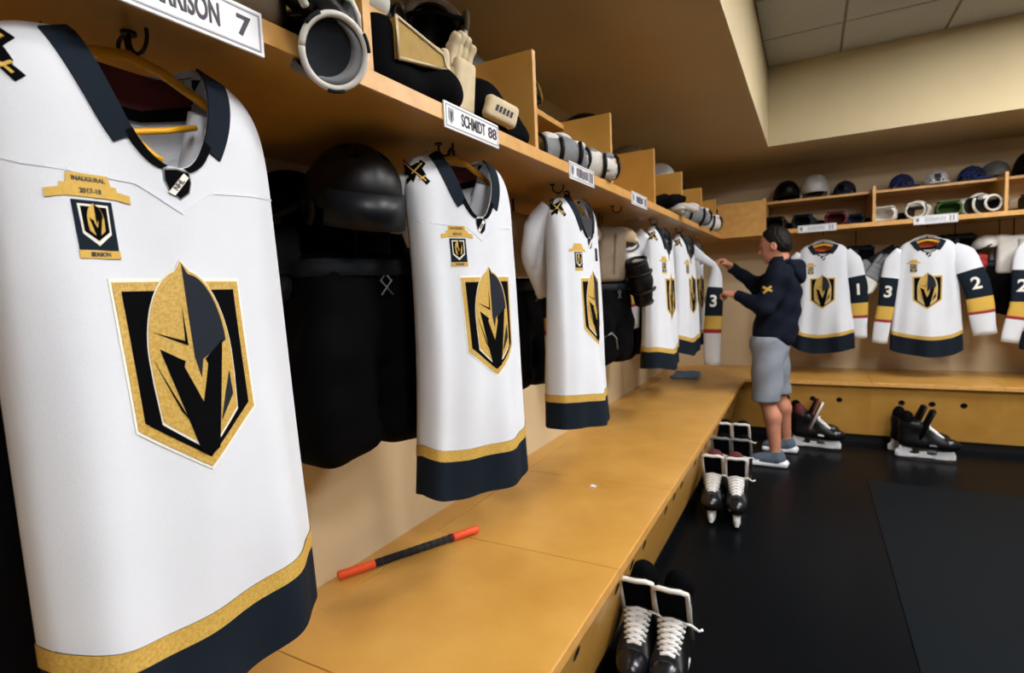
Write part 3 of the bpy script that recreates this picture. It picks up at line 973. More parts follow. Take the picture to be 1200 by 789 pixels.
def skate_holder(P):
    y = np.abs(P[:, 1]) - .011
    q = P.copy()
    d = rbox(P, (.0, 0, .03), (.155, .011, .022), .010)
    fr = cone(P, (.085, 0, .028), (.105, 0, .075), .034, .042)
    rr = cone(P, (-.105, 0, .028), (-.10, 0, .08), .034, .036)
    d = smin(smin(d, fr, .02), rr, .02)
    d = np.maximum(d, np.abs(P[:, 1]) - .017)
    d = np.maximum(d, P[:, 2] - .082)
    d = np.maximum(d, .012 - P[:, 2])
    for cx in (-.055, .035):
        d = np.maximum(d, -(ell(P, (cx, 0, .043), (.028, .05, .010))))
    return d
SK = None
def skate_meshes():
    global SK
    SK = {}
    for nm, fn, lo, hi, res in (('boot', skate_boot, (-.16, -.07, .05), (.2, .07, .33), .0055), ('toe_cap', skate_toe, (.08, -.07, .05), (.2, .07, .17), .005),
                                ('tongue', skate_tongue, (-.08, -.06, .10), (.09, .06, .33), .005), ('ankle_liner', lambda P: smax(ell(P, (-.094, 0, .25), (.038, .046, .058)), .238 - P[:, 2], .006), (-.16, -.07, .20), (.0, .07, .33), .005), ('blade_holder', skate_holder, (-.17, -.04, 0), (.18, .04, .1), .004)):
        o = blob(nm, fn, lo, hi, res, 'skate_black')
        SK[nm] = o.data
        bpy.data.objects.remove(o)
    ang = .38
    def tp(u, w, d):   # point on the tongue face: u up, w sideways, d forward
        c, s = math.cos(ang), math.sin(ang)
        return (.0 + s * u + c * d, w, .225 + c * u - s * d)
    path = [tp(-.09, -.044, .006), tp(.05, -.047, .006), tp(.092, -.046, .006), tp(.100, -.03, .008), tp(.096, 0, .008), tp(.100, .03, .008), tp(.092, .046, .006), tp(.05, .047, .006), tp(-.09, .044, .006)]
    v, f = tube_vf(path, .0078, 8)
    me = bpy.data.meshes.new('tongue_trim')
    me.from_pydata(v, [], f)
    me.polygons.foreach_set('use_smooth', [True] * len(me.polygons))
    SK['tongue_trim'] = me
    L = []
    n = 7
    for k in range(n):
        q = k / (n - 1)
        x, z, hw = .088 - q * .066, .150 + q * .062, .021 + .013 * q
        L.append(tube_vf([(x + .002, -hw - .006, z - .010), (x, -hw * .7, z - .001), (x, 0, z + .004), (x, hw * .7, z - .001), (x + .002, hw + .006, z - .010)], .0052, 6))
        if k < n - 1:
            x2, z2, h2 = .088 - (k + 1) / (n - 1) * .066, .150 + (k + 1) / (n - 1) * .062, .021 + .013 * (k + 1) / (n - 1)
            L.append(tube_vf([(x, -hw, z), (x2, h2, z2)], .004, 6))
            L.append(tube_vf([(x, hw, z), (x2, -h2, z2)], .004, 6))
    L.append(tube_vf([(.022, .03, .212), (.03, .055, .215), (.025, .075, .20), (.02, .085, .205)], .004, 6))
    me = bpy.data.meshes.new('laces')
    v, f = merge(L)
    me.from_pydata([tuple(p) for p in v], [], f)
    me.polygons.foreach_set('use_smooth', [True] * len(me.polygons))
    SK['laces'] = me
    # steel runner
    prof = [(-.155, .016), (-.15, .004), (-.13, 0), (.12, 0), (.148, .006), (.158, .018)]
    v = [(x, s * .0015, z) for s in (-1, 1) for x, z in prof]
    f = [(0, 1, 2, 3, 4, 5), (11, 10, 9, 8, 7, 6)] + [(k, (k + 1) % 6 + 0, (k + 1) % 6 + 6, k + 6) for k in range(6)]
    me = bpy.data.meshes.new('runner')
    me.from_pydata(v, [], f)
    SK['runner'] = me
    # side stripe and ankle patch
    v, f = [], []
    for s in (-1, 1):
        a, b = box_vf((.02, s * .047 - .002, .10), (.075, s * .047 + .002, .112))
        v2, f2 = merge([(v, f), (a, b)])
        v, f = v2, f2
    me = bpy.data.meshes.new('side_mark')
    me.from_pydata([tuple(p) for p in v], [], f)
    SK['side_mark'] = me
skate_meshes()
def link_obj(name, me, m, parent):
    o = bpy.data.objects.new(name, me)
    COL.objects.link(o)
    if not me.materials:
        me.materials.append(None)
    o.material_slots[0].link = 'OBJECT'
    o.material_slots[0].material = MATS[m]
    o.parent = parent
    return o
def skate(label, x, y, rz, group, boot='skate_black', tongue='black_cloth', trim='felt_white', lace='lace', liner='black_cloth', sk=1.16, tilt=0.):
    t = thing('ice_skate', label, 'skate', (x, y, .0), 0, group, rot=(tilt, 0, rz))
    t.scale = (sk, sk, sk)
    link_obj('boot', SK['boot'], boot, t)
    link_obj('ankle_liner', SK['ankle_liner'], liner, t)
    link_obj('toe_cap', SK['toe_cap'], 'skate_shell', t)
    tg = link_obj('tongue', SK['tongue'], tongue, t)
    link_obj('tongue_trim', SK['tongue_trim'], trim, tg)
    link_obj('laces', SK['laces'], lace, t)
    h = link_obj('blade_holder', SK['blade_holder'], 'white_plastic', t)
    link_obj('runner', SK['runner'], 'chrome', h)
    link_obj('side_mark', SK['side_mark'], 'plate_white' if trim == 'felt_white' else 'pad_grey', t)
    return t
skate('black ice skate with white laces, standing against the bench side', -.527, 1.79, -R90 + .10, 'skates on the floor by the near bench')
skate('black ice skate with white laces and a loose lace end, out from the bench', -.405, 1.775, -R90 + .02, 'skates on the floor by the near bench')
skate('black ice skate with dark red liner and white laces, beside the bench', -.50, 3.28, -R90 + .05, 'skates on the floor by the near bench', liner='maroon')
skate('black ice skate with dark red liner and crossed laces, out from the bench', -.375, 3.27, -R90 + .12, 'skates on the floor by the near bench', liner='maroon')
skate('black ice skate with grey tongue edge, behind the red-lined pair and closer to the bench', -.505, 3.67, -R90 + .0, 'skates on the floor by the near bench', trim='pad_grey')
skate('black ice skate with grey tongue edge, behind the red-lined pair and farther from the bench', -.385, 3.67, -R90 + .02, 'skates on the floor by the near bench', trim='pad_grey')
skate('black ice skate with white tongue edge, farthest along the near bench', -.548, 4.07, -R90 - .02, 'skates on the floor by the near bench')
skate('black ice skate with white tongue edge, next to the shoe of the person', -.43, 4.07, -R90 + .02, 'skates on the floor by the near bench')
skate('black ice skate with dark red inside, right behind the heels of the person', .03, 4.88, -.06, 'skates on the floor by the far bench', tongue='maroon', liner='maroon')
skate('dark ice skate behind the one with the white tongue, against the far bench', -.0, 5.02, -.02, 'skates on the floor by the far bench', trim='maroon')
skate('black ice skate with silver-white laces under the far jersey with 3 and 2', .73, 4.83, -.06, 'skates on the floor by the far bench', trim='skate_black')
skate('dark ice skate half hidden behind the silver-laced one by the far bench', .70, 4.985, .0, 'skates on the floor by the far bench', trim='skate_black', lace='pad_grey')

# ------------------------------------------------------------------ hanging gear behind the jerseys
def pants(label, loc, rz, s=1., panel=None, group='black hockey pants hanging in the stalls', stripe=False):
    """padded hockey pants; local x across, y away from viewer, top at z=0"""
    t = thing('hockey_pants', label, 'pants', loc, rz, group)
    def fn(P):
        P = P / s
        d = rbox(P, (0, 0, -.17), (.215, .115, .17), .07)
        for k in (-1, 1):
            d = smin(d, rbox(P, (k * .125, 0, -.42), (.118, .115, .17), .075, rotm(0, k * .09, 0)), .03)
            d = smin(d, ell(P, (k * .16, -.06, -.30), (.08, .07, .17)), .03)
        d = d + .006 * np.sin(P[:, 2] * 38 + 3 * P[:, 0]) * np.cos(P[:, 0] * 17)
        d = smax(d, rbox(P, (0, 0, .0), (.15, .06, .06), .04) * -1, .02)
        return d * s
    blob('shell', fn, (-.33 * s, -.2 * s, -.64 * s), (.33 * s, .2 * s, .05 * s), .0115, 'black_cloth', t)
    v, f = [], []
    n = 40
    for j, (z, g) in enumerate(((-.03, .0), (-.03, .006), (-.075, .006), (-.075, .0))):
        for k in range(n):
            a = 2 * math.pi * k / n
            e = 4.
            c, q = math.cos(a), math.sin(a)
            r = (abs(c) ** e + abs(q) ** e) ** (-1 / e)
            v.append(((.217 * c * r + g * c) * s, (.117 * q * r + g * q) * s, z * s))
    for j in range(4):
        for k in range(n):
            f.append((j * n + k, j * n + (k + 1) % n, ((j + 1) % 4) * n + (k + 1) % n, ((j + 1) % 4) * n + k))
    mesh('belt', v, f, 'pad_dark', t, True)
    for k in (-1, 1):
        tube('lacing', [(k * .02 * s, -.118 * s, -.05 * s), (-k * .02 * s, -.122 * s, -.09 * s), (k * .02 * s, -.124 * s, -.13 * s)], .003, 'pad_grey', t, 6)
    tube('hanging_loop', [(0, 0, -.06 * s), (0, 0, .0), (0, 0, ZS - loc[2])], .004, 'skate_black', t, 6, up=(1, 0, 0))
    if panel:
        for k in (-1, 1):
            box('side_panel', ((k * .232 - .012) * s, -.075 * s, -.30 * s), ((k * .232 + .012) * s, .07 * s, -.12 * s), panel, t, .006)
    if stripe:
        tube('stripe', [(-.2 * s, -.11 * s, -.38 * s), (-.13 * s, -.125 * s, -.36 * s), (-.06 * s, -.12 * s, -.40 * s), (-.04 * s, -.115 * s, -.48 * s)], .005, 'pad_grey', t, 6)
    return t
def shoulder_pads(label, loc, rz, cols, s=1., group='shoulder pads hanging in the stalls', lift=0.):
    """caps, chest plate, bicep guards, strap. cols: cap, chest, arm, trim"""
    t = thing('shoulder_pads', label, 'shoulder pads', loc, rz, group)
    cap, chest, arm, trim = cols
    def ch(P):
        P = P / s
        d = rbox(P, (0, -.07, -.16), (.13, .028, .15), .026, rotm(.08, 0, 0))
        d = smin(d, rbox(P, (0, .07, -.15), (.13, .028, .15), .026), .02)
        d = smin(d, rbox(P, (-.1, 0, -.03), (.045, .09, .03), .028), .03)
        d = smin(d, rbox(P, (.1, 0, -.03), (.045, .09, .03), .028), .03)
        return smax(d, -rbox(P, (0, -.1, -.16), (.006, .03, .11), .004), .006) * s
    blob('chest_plate', ch, (-.2 * s, -.14 * s, -.36 * s), (.2 * s, .14 * s, .04 * s), .010, chest, t)
    tube('hanging_loop', [(0, 0, -.05 * s), (0, 0, 0), (0, 0, max(ZS - loc[2], .01))], .004, 'skate_black', t, 6, up=(1, 0, 0))
    for k in (-1, 1):
        R = rotm(0, k * .5, 0)
        def cp(P):
            P = P / s
            e = ell(P, (k * .185, -.01, -.07), (.088, .115, .075), R)
            e = smax(e, -ell(P, (k * .18, -.01, -.11), (.075, .10, .075), R), .01)
            return e * s
        c = blob('shoulder_cap', cp, ((k * .185 - .13) * s, -.16 * s, -.2 * s), ((k * .185 + .13) * s, .14 * s, .04 * s), .0085, cap, t)
        ring = [((k * .2 + .082 * math.cos(a) * .9) * s, (-.01 + .112 * math.sin(a)) * s, (-.085 - k * .05 * math.cos(a)) * s) for a in np.linspace(0, 2 * math.pi, 25)]
        tube('trim', ring, .008 * s, trim, c, 8)
        def ar(P):
            P = P / s
            d = rbox(P, (k * .235, -.02, -.24), (.05, .07, .10), .04, rotm(0, -k * .12, 0))
            return (d + .004 * np.sin(P[:, 2] * 90)) * s
        g = blob('bicep_guard', ar, ((k * .235 - .1) * s, -.13 * s, -.37 * s), ((k * .235 + .1) * s, .09 * s, -.11 * s), .009, arm, t)
        tube('strap', [((k * .235 - .055) * s, -.075 * s, -.26 * s), (k * .235 * s, -.095 * s, -.265 * s), ((k * .235 + .055) * s, -.07 * s, -.27 * s)], .012 * s, trim, g, 8, .5)
    return t
def helmet(label, loc, rot, shell='helmet_black', s=1., visor=False, liner='pad_dark', group='hockey helmets', rest=False):
    """front towards -y, rim at z=0"""
    t = thing('hockey_helmet', label, 'helmet', loc, 0, group, rot=rot)
    def sh(P):
        P = P / s
        d = ell(P, (0, .01, .045), (.102, .132, .105))
        d = smin(d, rbox(P, (0, .04, .03), (.098, .09, .05), .05), .03)
        d = smax(d, -ell(P, (0, .01, .04), (.088, .117, .09)), .006)
        d = np.maximum(d, -(P[:, 2] + .005 + .25 * np.maximum(P[:, 1] - .02, 0)))
        for k in (-1, 1):
            d = smax(d, -ell(P, (k * .1, .035, .0), (.05, .028, .032)), .006)
            for j in range(3):
                d = smax(d, -rbox(P, (k * .035, -.055 + .05 * j, .15), (.010, .014, .035), .004), .004)
        return d * s
    b = blob('shell', sh, (-.13 * s, -.15 * s, -.06 * s), (.13 * s, .17 * s, .18 * s), .006 if s > .8 else .008, shell, t)
    def ln(P):
        P = P / s
        d = ell(P, (0, .01, .040), (.0885, .1175, .0905))
        d = smax(d, -ell(P, (0, .01, .035), (.072, .10, .078)), .006)
        return np.maximum(d, -(P[:, 2] - .004)) * s
    blob('liner', ln, (-.11 * s, -.13 * s, -.02 * s), (.11 * s, .15 * s, .15 * s), .008, liner, t)
    for k in (-1, 1):
        def eg(P):
            P = P / s
            return smax(ell(P, (k * .102, .035, -.01), (.012, .034, .042)), -ell(P, (k * .102, .035, -.01), (.03, .016, .02)), .004) * s
        blob('ear_guard', eg, ((k * .102 - .03) * s, -.01 * s, -.07 * s), ((k * .102 + .03) * s, .08 * s, .05 * s), .006, shell, t)
    if rest:
        tube('chin_strap', [(-.1 * s, .03 * s, -.03 * s), (-.085 * s, -.03 * s, -.044 * s), (-.03 * s, -.06 * s, -.045 * s), (.05 * s, -.05 * s, -.045 * s), (.1 * s, .03 * s, -.03 * s)], .005 * s, 'black_cloth', t, 6)
    else:
        tube('chin_strap', [(-.095 * s, .03 * s, -.01 * s), (-.075 * s, -.01 * s, -.06 * s), (0, -.03 * s, -.085 * s), (.075 * s, -.01 * s, -.06 * s), (.095 * s, .03 * s, -.01 * s)], .005 * s, 'black_cloth', t, 6, 1.5)
    if visor:
        v, f = [], []
        n = 20
        for q, (z, g) in enumerate(((.045, 0), (-.035, .006), (-.035, .009), (.045, .003))):
            for k in range(n + 1):
                a = -1.15 + 2.3 * k / n
                v.append(((.104 + g) * math.sin(a) * s, (.01 - (.138 + g) * math.cos(a)) * s, z * s))
        for q in range(4):
            for k in range(n):
                f.append((q * (n + 1) + k, q * (n + 1) + k + 1, ((q + 1) % 4) * (n + 1) + k + 1, ((q + 1) % 4) * (n + 1) + k))
        mesh('visor', v, f, 'visor', t, True)
    return t
def cap_hat(label, loc, rz, m, panel, group='caps on the far top shelf'):
    t = thing('baseball_cap', label, 'cap', loc, rz, group)
    def cr(P):
        d = ell(P, (0, 0, .035), (.085, .095, .095))
        d = smax(d, -ell(P, (0, 0, .03), (.08, .09, .09)), .004)
        return np.maximum(d, -(P[:, 2] - .004))
    blob('crown', cr, (-.11, -.12, -.02), (.11, .12, .15), .008, m, t)
    def br(P):
        d = ell(P, (0, -.1, .012), (.08, .085, .012))
        return np.maximum(d, -(half(P, (0, -.07, 0), (0, -1, 0))))
    blob('brim', br, (-.1, -.2, -.01), (.1, -.05, .04), .006, m, t)
    v, f = tube_vf([(0, 0, .127), (0, 0, .134)], .008, 10)
    mesh('button', v, f, m, t)
    fm = lambda x, z, o: Vector((x, -.09 * math.sqrt(max(.05, 1 - (x / .085) ** 2 - ((z - .035) / .095) ** 2)) * 1.06 - o, z))
    overlay('cap_emblem', [[(-.022, .05), (.022, .05), (.022, .09), (-.022, .09)]], fm, .003, panel, t, .02, .004)
    return t
def glove(label, loc, rot, back, cuff, palm, s=1., group='hockey gloves in the cubbies', res=.0085, stamp=False):
    """fingers towards +x, back of hand +z, resting on z=0"""
    t = thing('hockey_glove', label, 'glove', loc, 0, group, rot=rot)
    def hb(P):
        P = P / s
        d = rbox(P, (0, 0, .05), (.07, .062, .035), .026)
        for j in range(3):
            d = smin(d, rbox(P, (-.04 + j * .042, 0, .072), (.018, .058, .018), .014), .008)
        return d * s
    blob('back_pad', hb, (-.1 * s, -.09 * s, 0), (.1 * s, .09 * s, .12 * s), res, back, t)
    def pm(P):
        P = P / s
        return rbox(P, (.01, 0, .022), (.085, .055, .016), .012) * s
    blob('palm', pm, (-.1 * s, -.08 * s, -.01 * s), (.12 * s, .08 * s, .06 * s), res, palm, t)
    for k in range(4):
        y = -.046 + k * .031
        ln = [.082, .098, .094, .074][k]
        def fg(P):
            P = P / s
            d = rbox(P, (.085, y, .052), (.024, .0155, .022), .013)
            d = smin(d, rbox(P, (.085 + ln * .42, y, .045), (.022, .0155, .021), .013, rotm(0, .22, 0)), .005)
            d = smin(d, rbox(P, (.085 + ln * .80, y, .030), (.020, .015, .019), .013, rotm(0, .55, 0)), .005)
            return d * s
        blob('finger', fg, (.05 * s, (y - .03) * s, -.01 * s), (.22 * s, (y + .03) * s, .1 * s), res * .8, back, t)
    def th(P):
        P = P / s
        return chain(P, [(-.02, -.06, .04), (.03, -.095, .04), (.085, -.10, .035)], [.026, .024, .018], .01) * s
    blob('thumb', th, (-.07 * s, -.14 * s, 0), (.13 * s, -.02 * s, .09 * s), res, back, t)
    def cf(P):
        P = P / s
        q = P[:, 0]
        d = rbox(P, (-.115, 0, .05), (.06, .075, .048), .03)
        d = smax(d, -rbox(P, (-.14, 0, .05), (.07, .06, .034), .03), .008)
        return d * s
    blob('cuff', cf, (-.2 * s, -.1 * s, -.01 * s), (-.03 * s, .1 * s, .12 * s), res, cuff, t)
    box('cuff_roll', (-.175 * s, -.06 * s, .096 * s), (-.07 * s, .06 * s, .106 * s), cuff, t, .004)
    if stamp:
        fm = lambda x, z, o: Vector((x * s, z * s, .1065 * s + o))
        overlay('cuff_lettering', [[(-.16 + k * .018, -.012), (-.150 + k * .018, -.012), (-.148 + k * .018, .012), (-.158 + k * .018, .012)] for k in range(4)], fm, .0015, 'ink', t, 0)
    return t
def elbow_pad(label, loc, rot, cap, sleeve_m, trim, s=1., group='elbow pads in the cubbies', open_end=False):
    """rounded cup with a hollow fabric sleeve along x"""
    t = thing('elbow_pad', label, 'pad', loc, 0, group, rot=rot)
    def sl(P):
        P = P / s
        d = smin(cone(P, (-.11, 0, .06), (.0, 0, .065), .058, .062), cone(P, (0, 0, .065), (.10, 0, .052), .062, .05), .02)
        d = smax(d, np.abs(P[:, 0] + .0) - .125, .01)
        d = smax(d, -cone(P, (-.2, 0, .06), (.2, 0, .055), .05, .04), .006)
        return d * s
    blob('sleeve_tube', sl, (-.15 * s, -.09 * s, -.02 * s), (.15 * s, .09 * s, .15 * s), .008, sleeve_m, t)
    def cp(P):
        P = P / s
        d = ell(P, (0, 0, .078), (.062, .06, .058))
        d = smin(d, rbox(P, (-.08, 0, .10), (.035, .05, .016), .014), .012)
        d = smin(d, rbox(P, (.075, 0, .095), (.03, .046, .016), .014), .012)
        return np.maximum(d, -(P[:, 2] - .075)) * s
    blob('cup', cp, (-.14 * s, -.09 * s, .05 * s), (.14 * s, .09 * s, .16 * s), .008, cap, t)
    for x in (-.122, .122):
        r = .055 if x < 0 else .045
        ring = [(x * s, r * math.cos(a) * s, (.058 + r * math.sin(a)) * s) for a in np.linspace(0, 2 * math.pi, 21)]
        tube('trim', ring, .007 * s, trim, t, 8, up=(1, 0, 0))
    for x in (-.05, .05):
        ring = [(x * s, .066 * math.cos(a) * s, (.064 + .066 * math.sin(a)) * s) for a in np.linspace(2.6, 6.8, 17)]
        tube('strap', ring, .008 * s, trim, t, 8, up=(1, 0, 0))
    return t
W90 = R90
# stall by the GARRISON plate (left edge of the picture) and onwards
pants('black hockey pants hanging behind the GARRISON 7 jersey', (-1.10, .16, 1.30), W90, .92)
helmet('black helmet with smoky visor hanging between the two nearest jerseys', (-.955, .99, 1.575), (0.25, 0, W90 - .35), 'helmet_black', 1.0, True, group='helmets hanging in the stalls')
shoulder_pads('black and grey shoulder pads under the black helmet', (-1.155, 1.12, 1.68), W90 - .05, ('black_cloth', 'black_cloth', 'pad_dark', 'pad_dark'), .95)
pants('black hockey pants below the black helmet and shoulder pads', (-1.06, 1.085, 1.485), W90 - .1, .90)
shoulder_pads('white and tan shoulder pads hanging beside the SCHMIDT 88 jersey', (-1.09, 2.04, 1.68), W90 - .2, ('pad_white', 'pad_tan', 'pad_white', 'skate_black'), .85)
pants('black hockey pants with gold side panels beside the SCHMIDT 88 jersey', (-1.12, 2.10, 1.42), W90 - .1, .82, 'olive_gold')
shoulder_pads('tan and white shoulder pads under the empty hook', (-.98, 2.78, 1.68), W90 - .25, ('pad_tan', 'tan_fabric', 'pad_white', 'pad_white'), .95)
elbow_pad('black and white elbow pad hanging over the tan shoulder pads', (-.82, 2.88, 1.36), (0, 1.2, W90 - .2), 'pad_white', 'skate_black', 'skate_black', 1.0, 'elbow pads hung below the shelf')
pants('black hockey pants with a grey curved stripe below the tan shoulder pads', (-.99, 2.86, 1.40), W90 - .2, .78, None, 'black hockey pants hanging in the stalls', True)
shoulder_pads('white shoulder pads hanging behind the jersey past the empty hook', (-1.06, 3.50, 1.66), W90 - .1, ('pad_white', 'pad_white', 'pad_grey', 'skate_black'), .9)
pants('black hockey pants behind the jersey past the empty hook', (-1.06, 3.5, 1.40), W90, .85)
pants('black hockey pants behind the jersey the person is handling', (-1.08, 4.25, 1.40), W90, .85)
# far wall gear
glove('grey and white hockey glove hung between the two far jerseys', (.46, YS + .24, 1.36), (1.2, -.9, .4), 'pad_grey', 'pad_white', 'pad_dark', 1.05, 'gloves hung on the far wall', .011)
glove('dark grey hockey glove hung above the white one on the far wall', (.50, YS + .34, 1.46), (1.3, -.6, .2), 'pad_dark', 'pad_grey', 'skate_black', 1.05, 'gloves hung on the far wall', .011)
shoulder_pads('white and red shoulder pads hanging past the far jersey with 3 and 2', (1.36, YS + .3, 1.62), .1, ('pad_white', 'pad_white', 'red_cloth', 'skate_black'), .95)
pants('black hockey pants under the white and red shoulder pads on the far wall', (1.28, YS + .32, 1.44), .05, .75)
pants('black hockey pants behind the far jersey with a 1 on its sleeve', (.34, YS + .36, 1.62), 0, .62)
pants('black hockey pants hanging high behind the far jersey with 3 and 2', (1.02, YS + .38, 1.66), 0, .6)
# ------------------------------------------------------------------ things in the left cubbies
ZF = ZS + .035
# big shin guard with dark inside, poking out over the edge of the first cubby
sg = thing('shin_guard', 'grey shin guard with white rim and dark padding jutting out over the shelf edge', 'pad', (-.648, .648, 1.745), 0)
n_ = Vector((.78, -.42, -.34)).normalized()
u_ = n_.cross(Vector((0, 0, 1))).normalized()
w_ = u_.cross(n_)
c_ = Vector((0, 0, 0))
back_ = Vector((-.22, .04, .105))
def cupf(P):
    d = cone(P, tuple(-n_ * .02), tuple(back_), .050, .040)
    d = smax(d, -cone(P, tuple(n_ * .05), tuple(back_ * .8), .045, .028), .004)
    return smax(d, half(P, tuple(c_), tuple(n_)), .004)
blob('cup', cupf, (-.28, -.09, -.09), (.06, .1, .14), .005, 'pad_grey', sg)
ring = [c_ + u_ * .049 * math.cos(a) + w_ * .052 * math.sin(a) for a in np.linspace(0, 2 * math.pi, 41)]
tube('white_rim', ring, .0052, 'pad_white', sg, 8, up=tuple(n_))
disc = [c_ - n_ * .014] + [c_ - n_ * q + (u_ * .049 * math.cos(a) + w_ * .052 * math.sin(a)) * r for q, r in ((.012, .5), (.003, .95)) for a in np.linspace(0, 2 * math.pi, 33)[:-1]]
mesh('inner_padding', disc, [(0, 1 + k, 1 + (k + 1) % 32) for k in range(32)] + [(1 + k, 33 + k, 33 + (k + 1) % 32, 1 + (k + 1) % 32) for k in range(32)], 'pad_dark', sg, True)
for k in range(3):
    a0 = .6 + k * 1.9
    tube('rim_stitch', [c_ + n_ * .003 + u_ * .053 * math.cos(a) + w_ * .056 * math.sin(a) for a in np.linspace(a0, a0 + .5, 6)], .0035, 'pad_dark', sg, 6, up=tuple(n_))
def flap(P):
    d = rbox(P, (-.02, .0, .068), (.034, .046, .020), .012, rotm(-.3, .5, 0))
    d = smin(d, rbox(P, (-.05, -.02, .10), (.03, .035, .024), .014, rotm(-.3, .3, 0)), .02)
    return smin(d, ell(P, (-.02, .034, .075), (.03, .018, .026)), .015)
blob('strap_flap', flap, (-.12, -.09, .02), (.06, .11, .15), .005, 'helmet_black', sg)
tube('white_strap', [(-.01, -.062, .105), (.006, -.045, .112), (.012, -.02, .10), (.016, .0, .082), (.012, .02, .088)], .005, 'pad_white', sg, 8)
tube('white_strap', [(.002, .022, .092), (.008, .036, .088), (.010, .046, .07), (.006, .05, .05)], .005, 'pad_white', sg, 8)
tube('white_strap', [(-.015, -.066, .105), (-.005, -.062, .07), (.004, -.055, .045)], .006, 'pad_white', sg, 8)
# soft tan bag
def bagf(P):
    d = rbox(P, (0, 0, .10), (.17, .12, .10), .05)
    return d + .008 * np.sin(P[:, 0] * 26 + 2 * P[:, 2]) * np.sin(P[:, 1] * 21 + 9 * P[:, 2])
bg = thing('gear_bag', 'soft grey-brown cloth bag in the cubby by the GARRISON 7 plate', 'bag', (-.885, .52, ZF), .05)
blob('bag', bagf, (-.2, -.16, -.02), (.2, .16, .23), .008, 'tan_fabric', bg)
tube('seam', [(.165, -.09, .06), (.172, -.03, .075), (.172, .04, .07), (.165, .09, .08)], .004, 'pad_dark', bg, 6)
# second cubby: gloves
g1 = thing('goalie_blocker', 'black padded glove with a large olive-gold panel in the cubby over SCHMIDT 88', 'glove', (-.82, .95, ZF), 0, 'gloves over the SCHMIDT 88 plate')
def bl(P):
    d = rbox(P, (0, 0, .075), (.09, .11, .075), .04)
    d = smin(d, ell(P, (.03, .13, .055), (.085, .09, .055)), .03)
    return d + .004 * np.sin(P[:, 1] * 45)
blob('pad', bl, (-.14, -.15, -.01), (.15, .26, .18), .007, 'black_cloth', g1)
fm = lambda x, z, o: Vector((.088 + o, x, z))
overlay('gold_panel', [[(-.06, .055), (-.06, .135), (.095, .115), (.105, .085)]], fm, .012, 'olive_gold', g1, .03, .02)
tube('panel_binding', [(.101, -.06, .055), (.101, -.06, .135), (.101, .095, .115), (.101, .105, .085), (.101, -.06, .055)], .004, 'cream_leather', g1, 6)
g2 = glove('cream leather glove standing with fingers up behind the SCHMIDT 88 plate', (-.765, 1.222, ZF + .10), (0, -R90 + .1, 0), 'cream_leather', 'black_cloth', 'cream_leather', .76, 'gloves over the SCHMIDT 88 plate', .006)
g3 = thing('catching_glove', 'rounded black glove with a cream lettered strap in the cubby over SCHMIDT 88', 'glove', (-.80, 1.36, ZF), 0, 'gloves over the SCHMIDT 88 plate')
def cg(P):
    d = ell(P, (-.02, -.03, .085), (.085, .085, .085))
    d = smin(d, rbox(P, (.01, .03, .05), (.06, .07, .05), .035), .03)
    d = smin(d, chain(P, [(.03, .06, .05), (.05, .095, .035), (.06, .10, .025)], [.03, .026, .018], .02), .02)
    return smax(d, -P[:, 2], .004)
blob('pad', cg, (-.13, -.14, -.01), (.13, .14, .19), .006, 'black_cloth', g3)
def cst(P):
    return rbox(P, (.06, -.035, .065), (.026, .052, .030), .012, rotm(-.25, .15, -.45))
strp = blob('wrist_strap', cst, (-.02, -.11, .0), (.13, .08, .13), .005, 'cream_leather', g3)
_R = rotm(-.25, .15, -.45)
sm = lambda x, z, o: Vector(np.array((.06, -.035, .065)) + _R @ np.array((.0262 + o, x, z)))
overlay('strap_lettering', [[(-.028 + k * .012, -.008), (-.02 + k * .012, -.008), (-.018 + k * .012, .008), (-.026 + k * .012, .008)] for k in range(5)], sm, .001, 'ink', strp, 0)
# third cubby: elbow pads
elbow_pad('white and grey elbow pad with black edging next to a grey one', (-.79, 1.84, ZF), (0, 0, 1.25), 'pad_white', 'pad_grey', 'skate_black', 1.0)
elbow_pad('grey elbow pad with black edging at the divider', (-.77, 2.075, ZF), (0, 0, .8), 'pad_grey', 'pad_white', 'skate_black', .95)
elbow_pad('grey and black elbow pad deep in the cubby behind the white one', (-1.0, 1.72, ZF), (0, 0, 1.4), 'pad_grey', 'pad_grey', 'skate_black', 1.0)
# fifth and sixth cubbies
glove('black hockey glove with white cuff in the cubby above the first of two far jerseys', (-.80, 3.30, ZF), (0, -.3, .9), 'black_cloth', 'pad_white', 'black_cloth', 1.1, 'gloves in the far cubbies of the near row', .011)
glove('white hockey glove overhanging the shelf edge', (-.76, 3.49, ZF), (0, 0, .1), 'pad_white', 'pad_tan', 'pad_white', .9, 'gloves in the far cubbies of the near row', .011)
elbow_pad('white elbow pad with black edge overhanging the shelf end', (-.76, 4.12, ZF), (0, .1, .9), 'pad_white', 'pad_grey', 'skate_black', 1.15, 'pads at the end of the near shelf')
elbow_pad('white and dark elbow pad beside the corner panel', (-.76, 4.62, ZF), (0, .1, .7), 'pad_white', 'pad_white', 'dark_blue', 1.1, 'pads at the end of the near shelf')
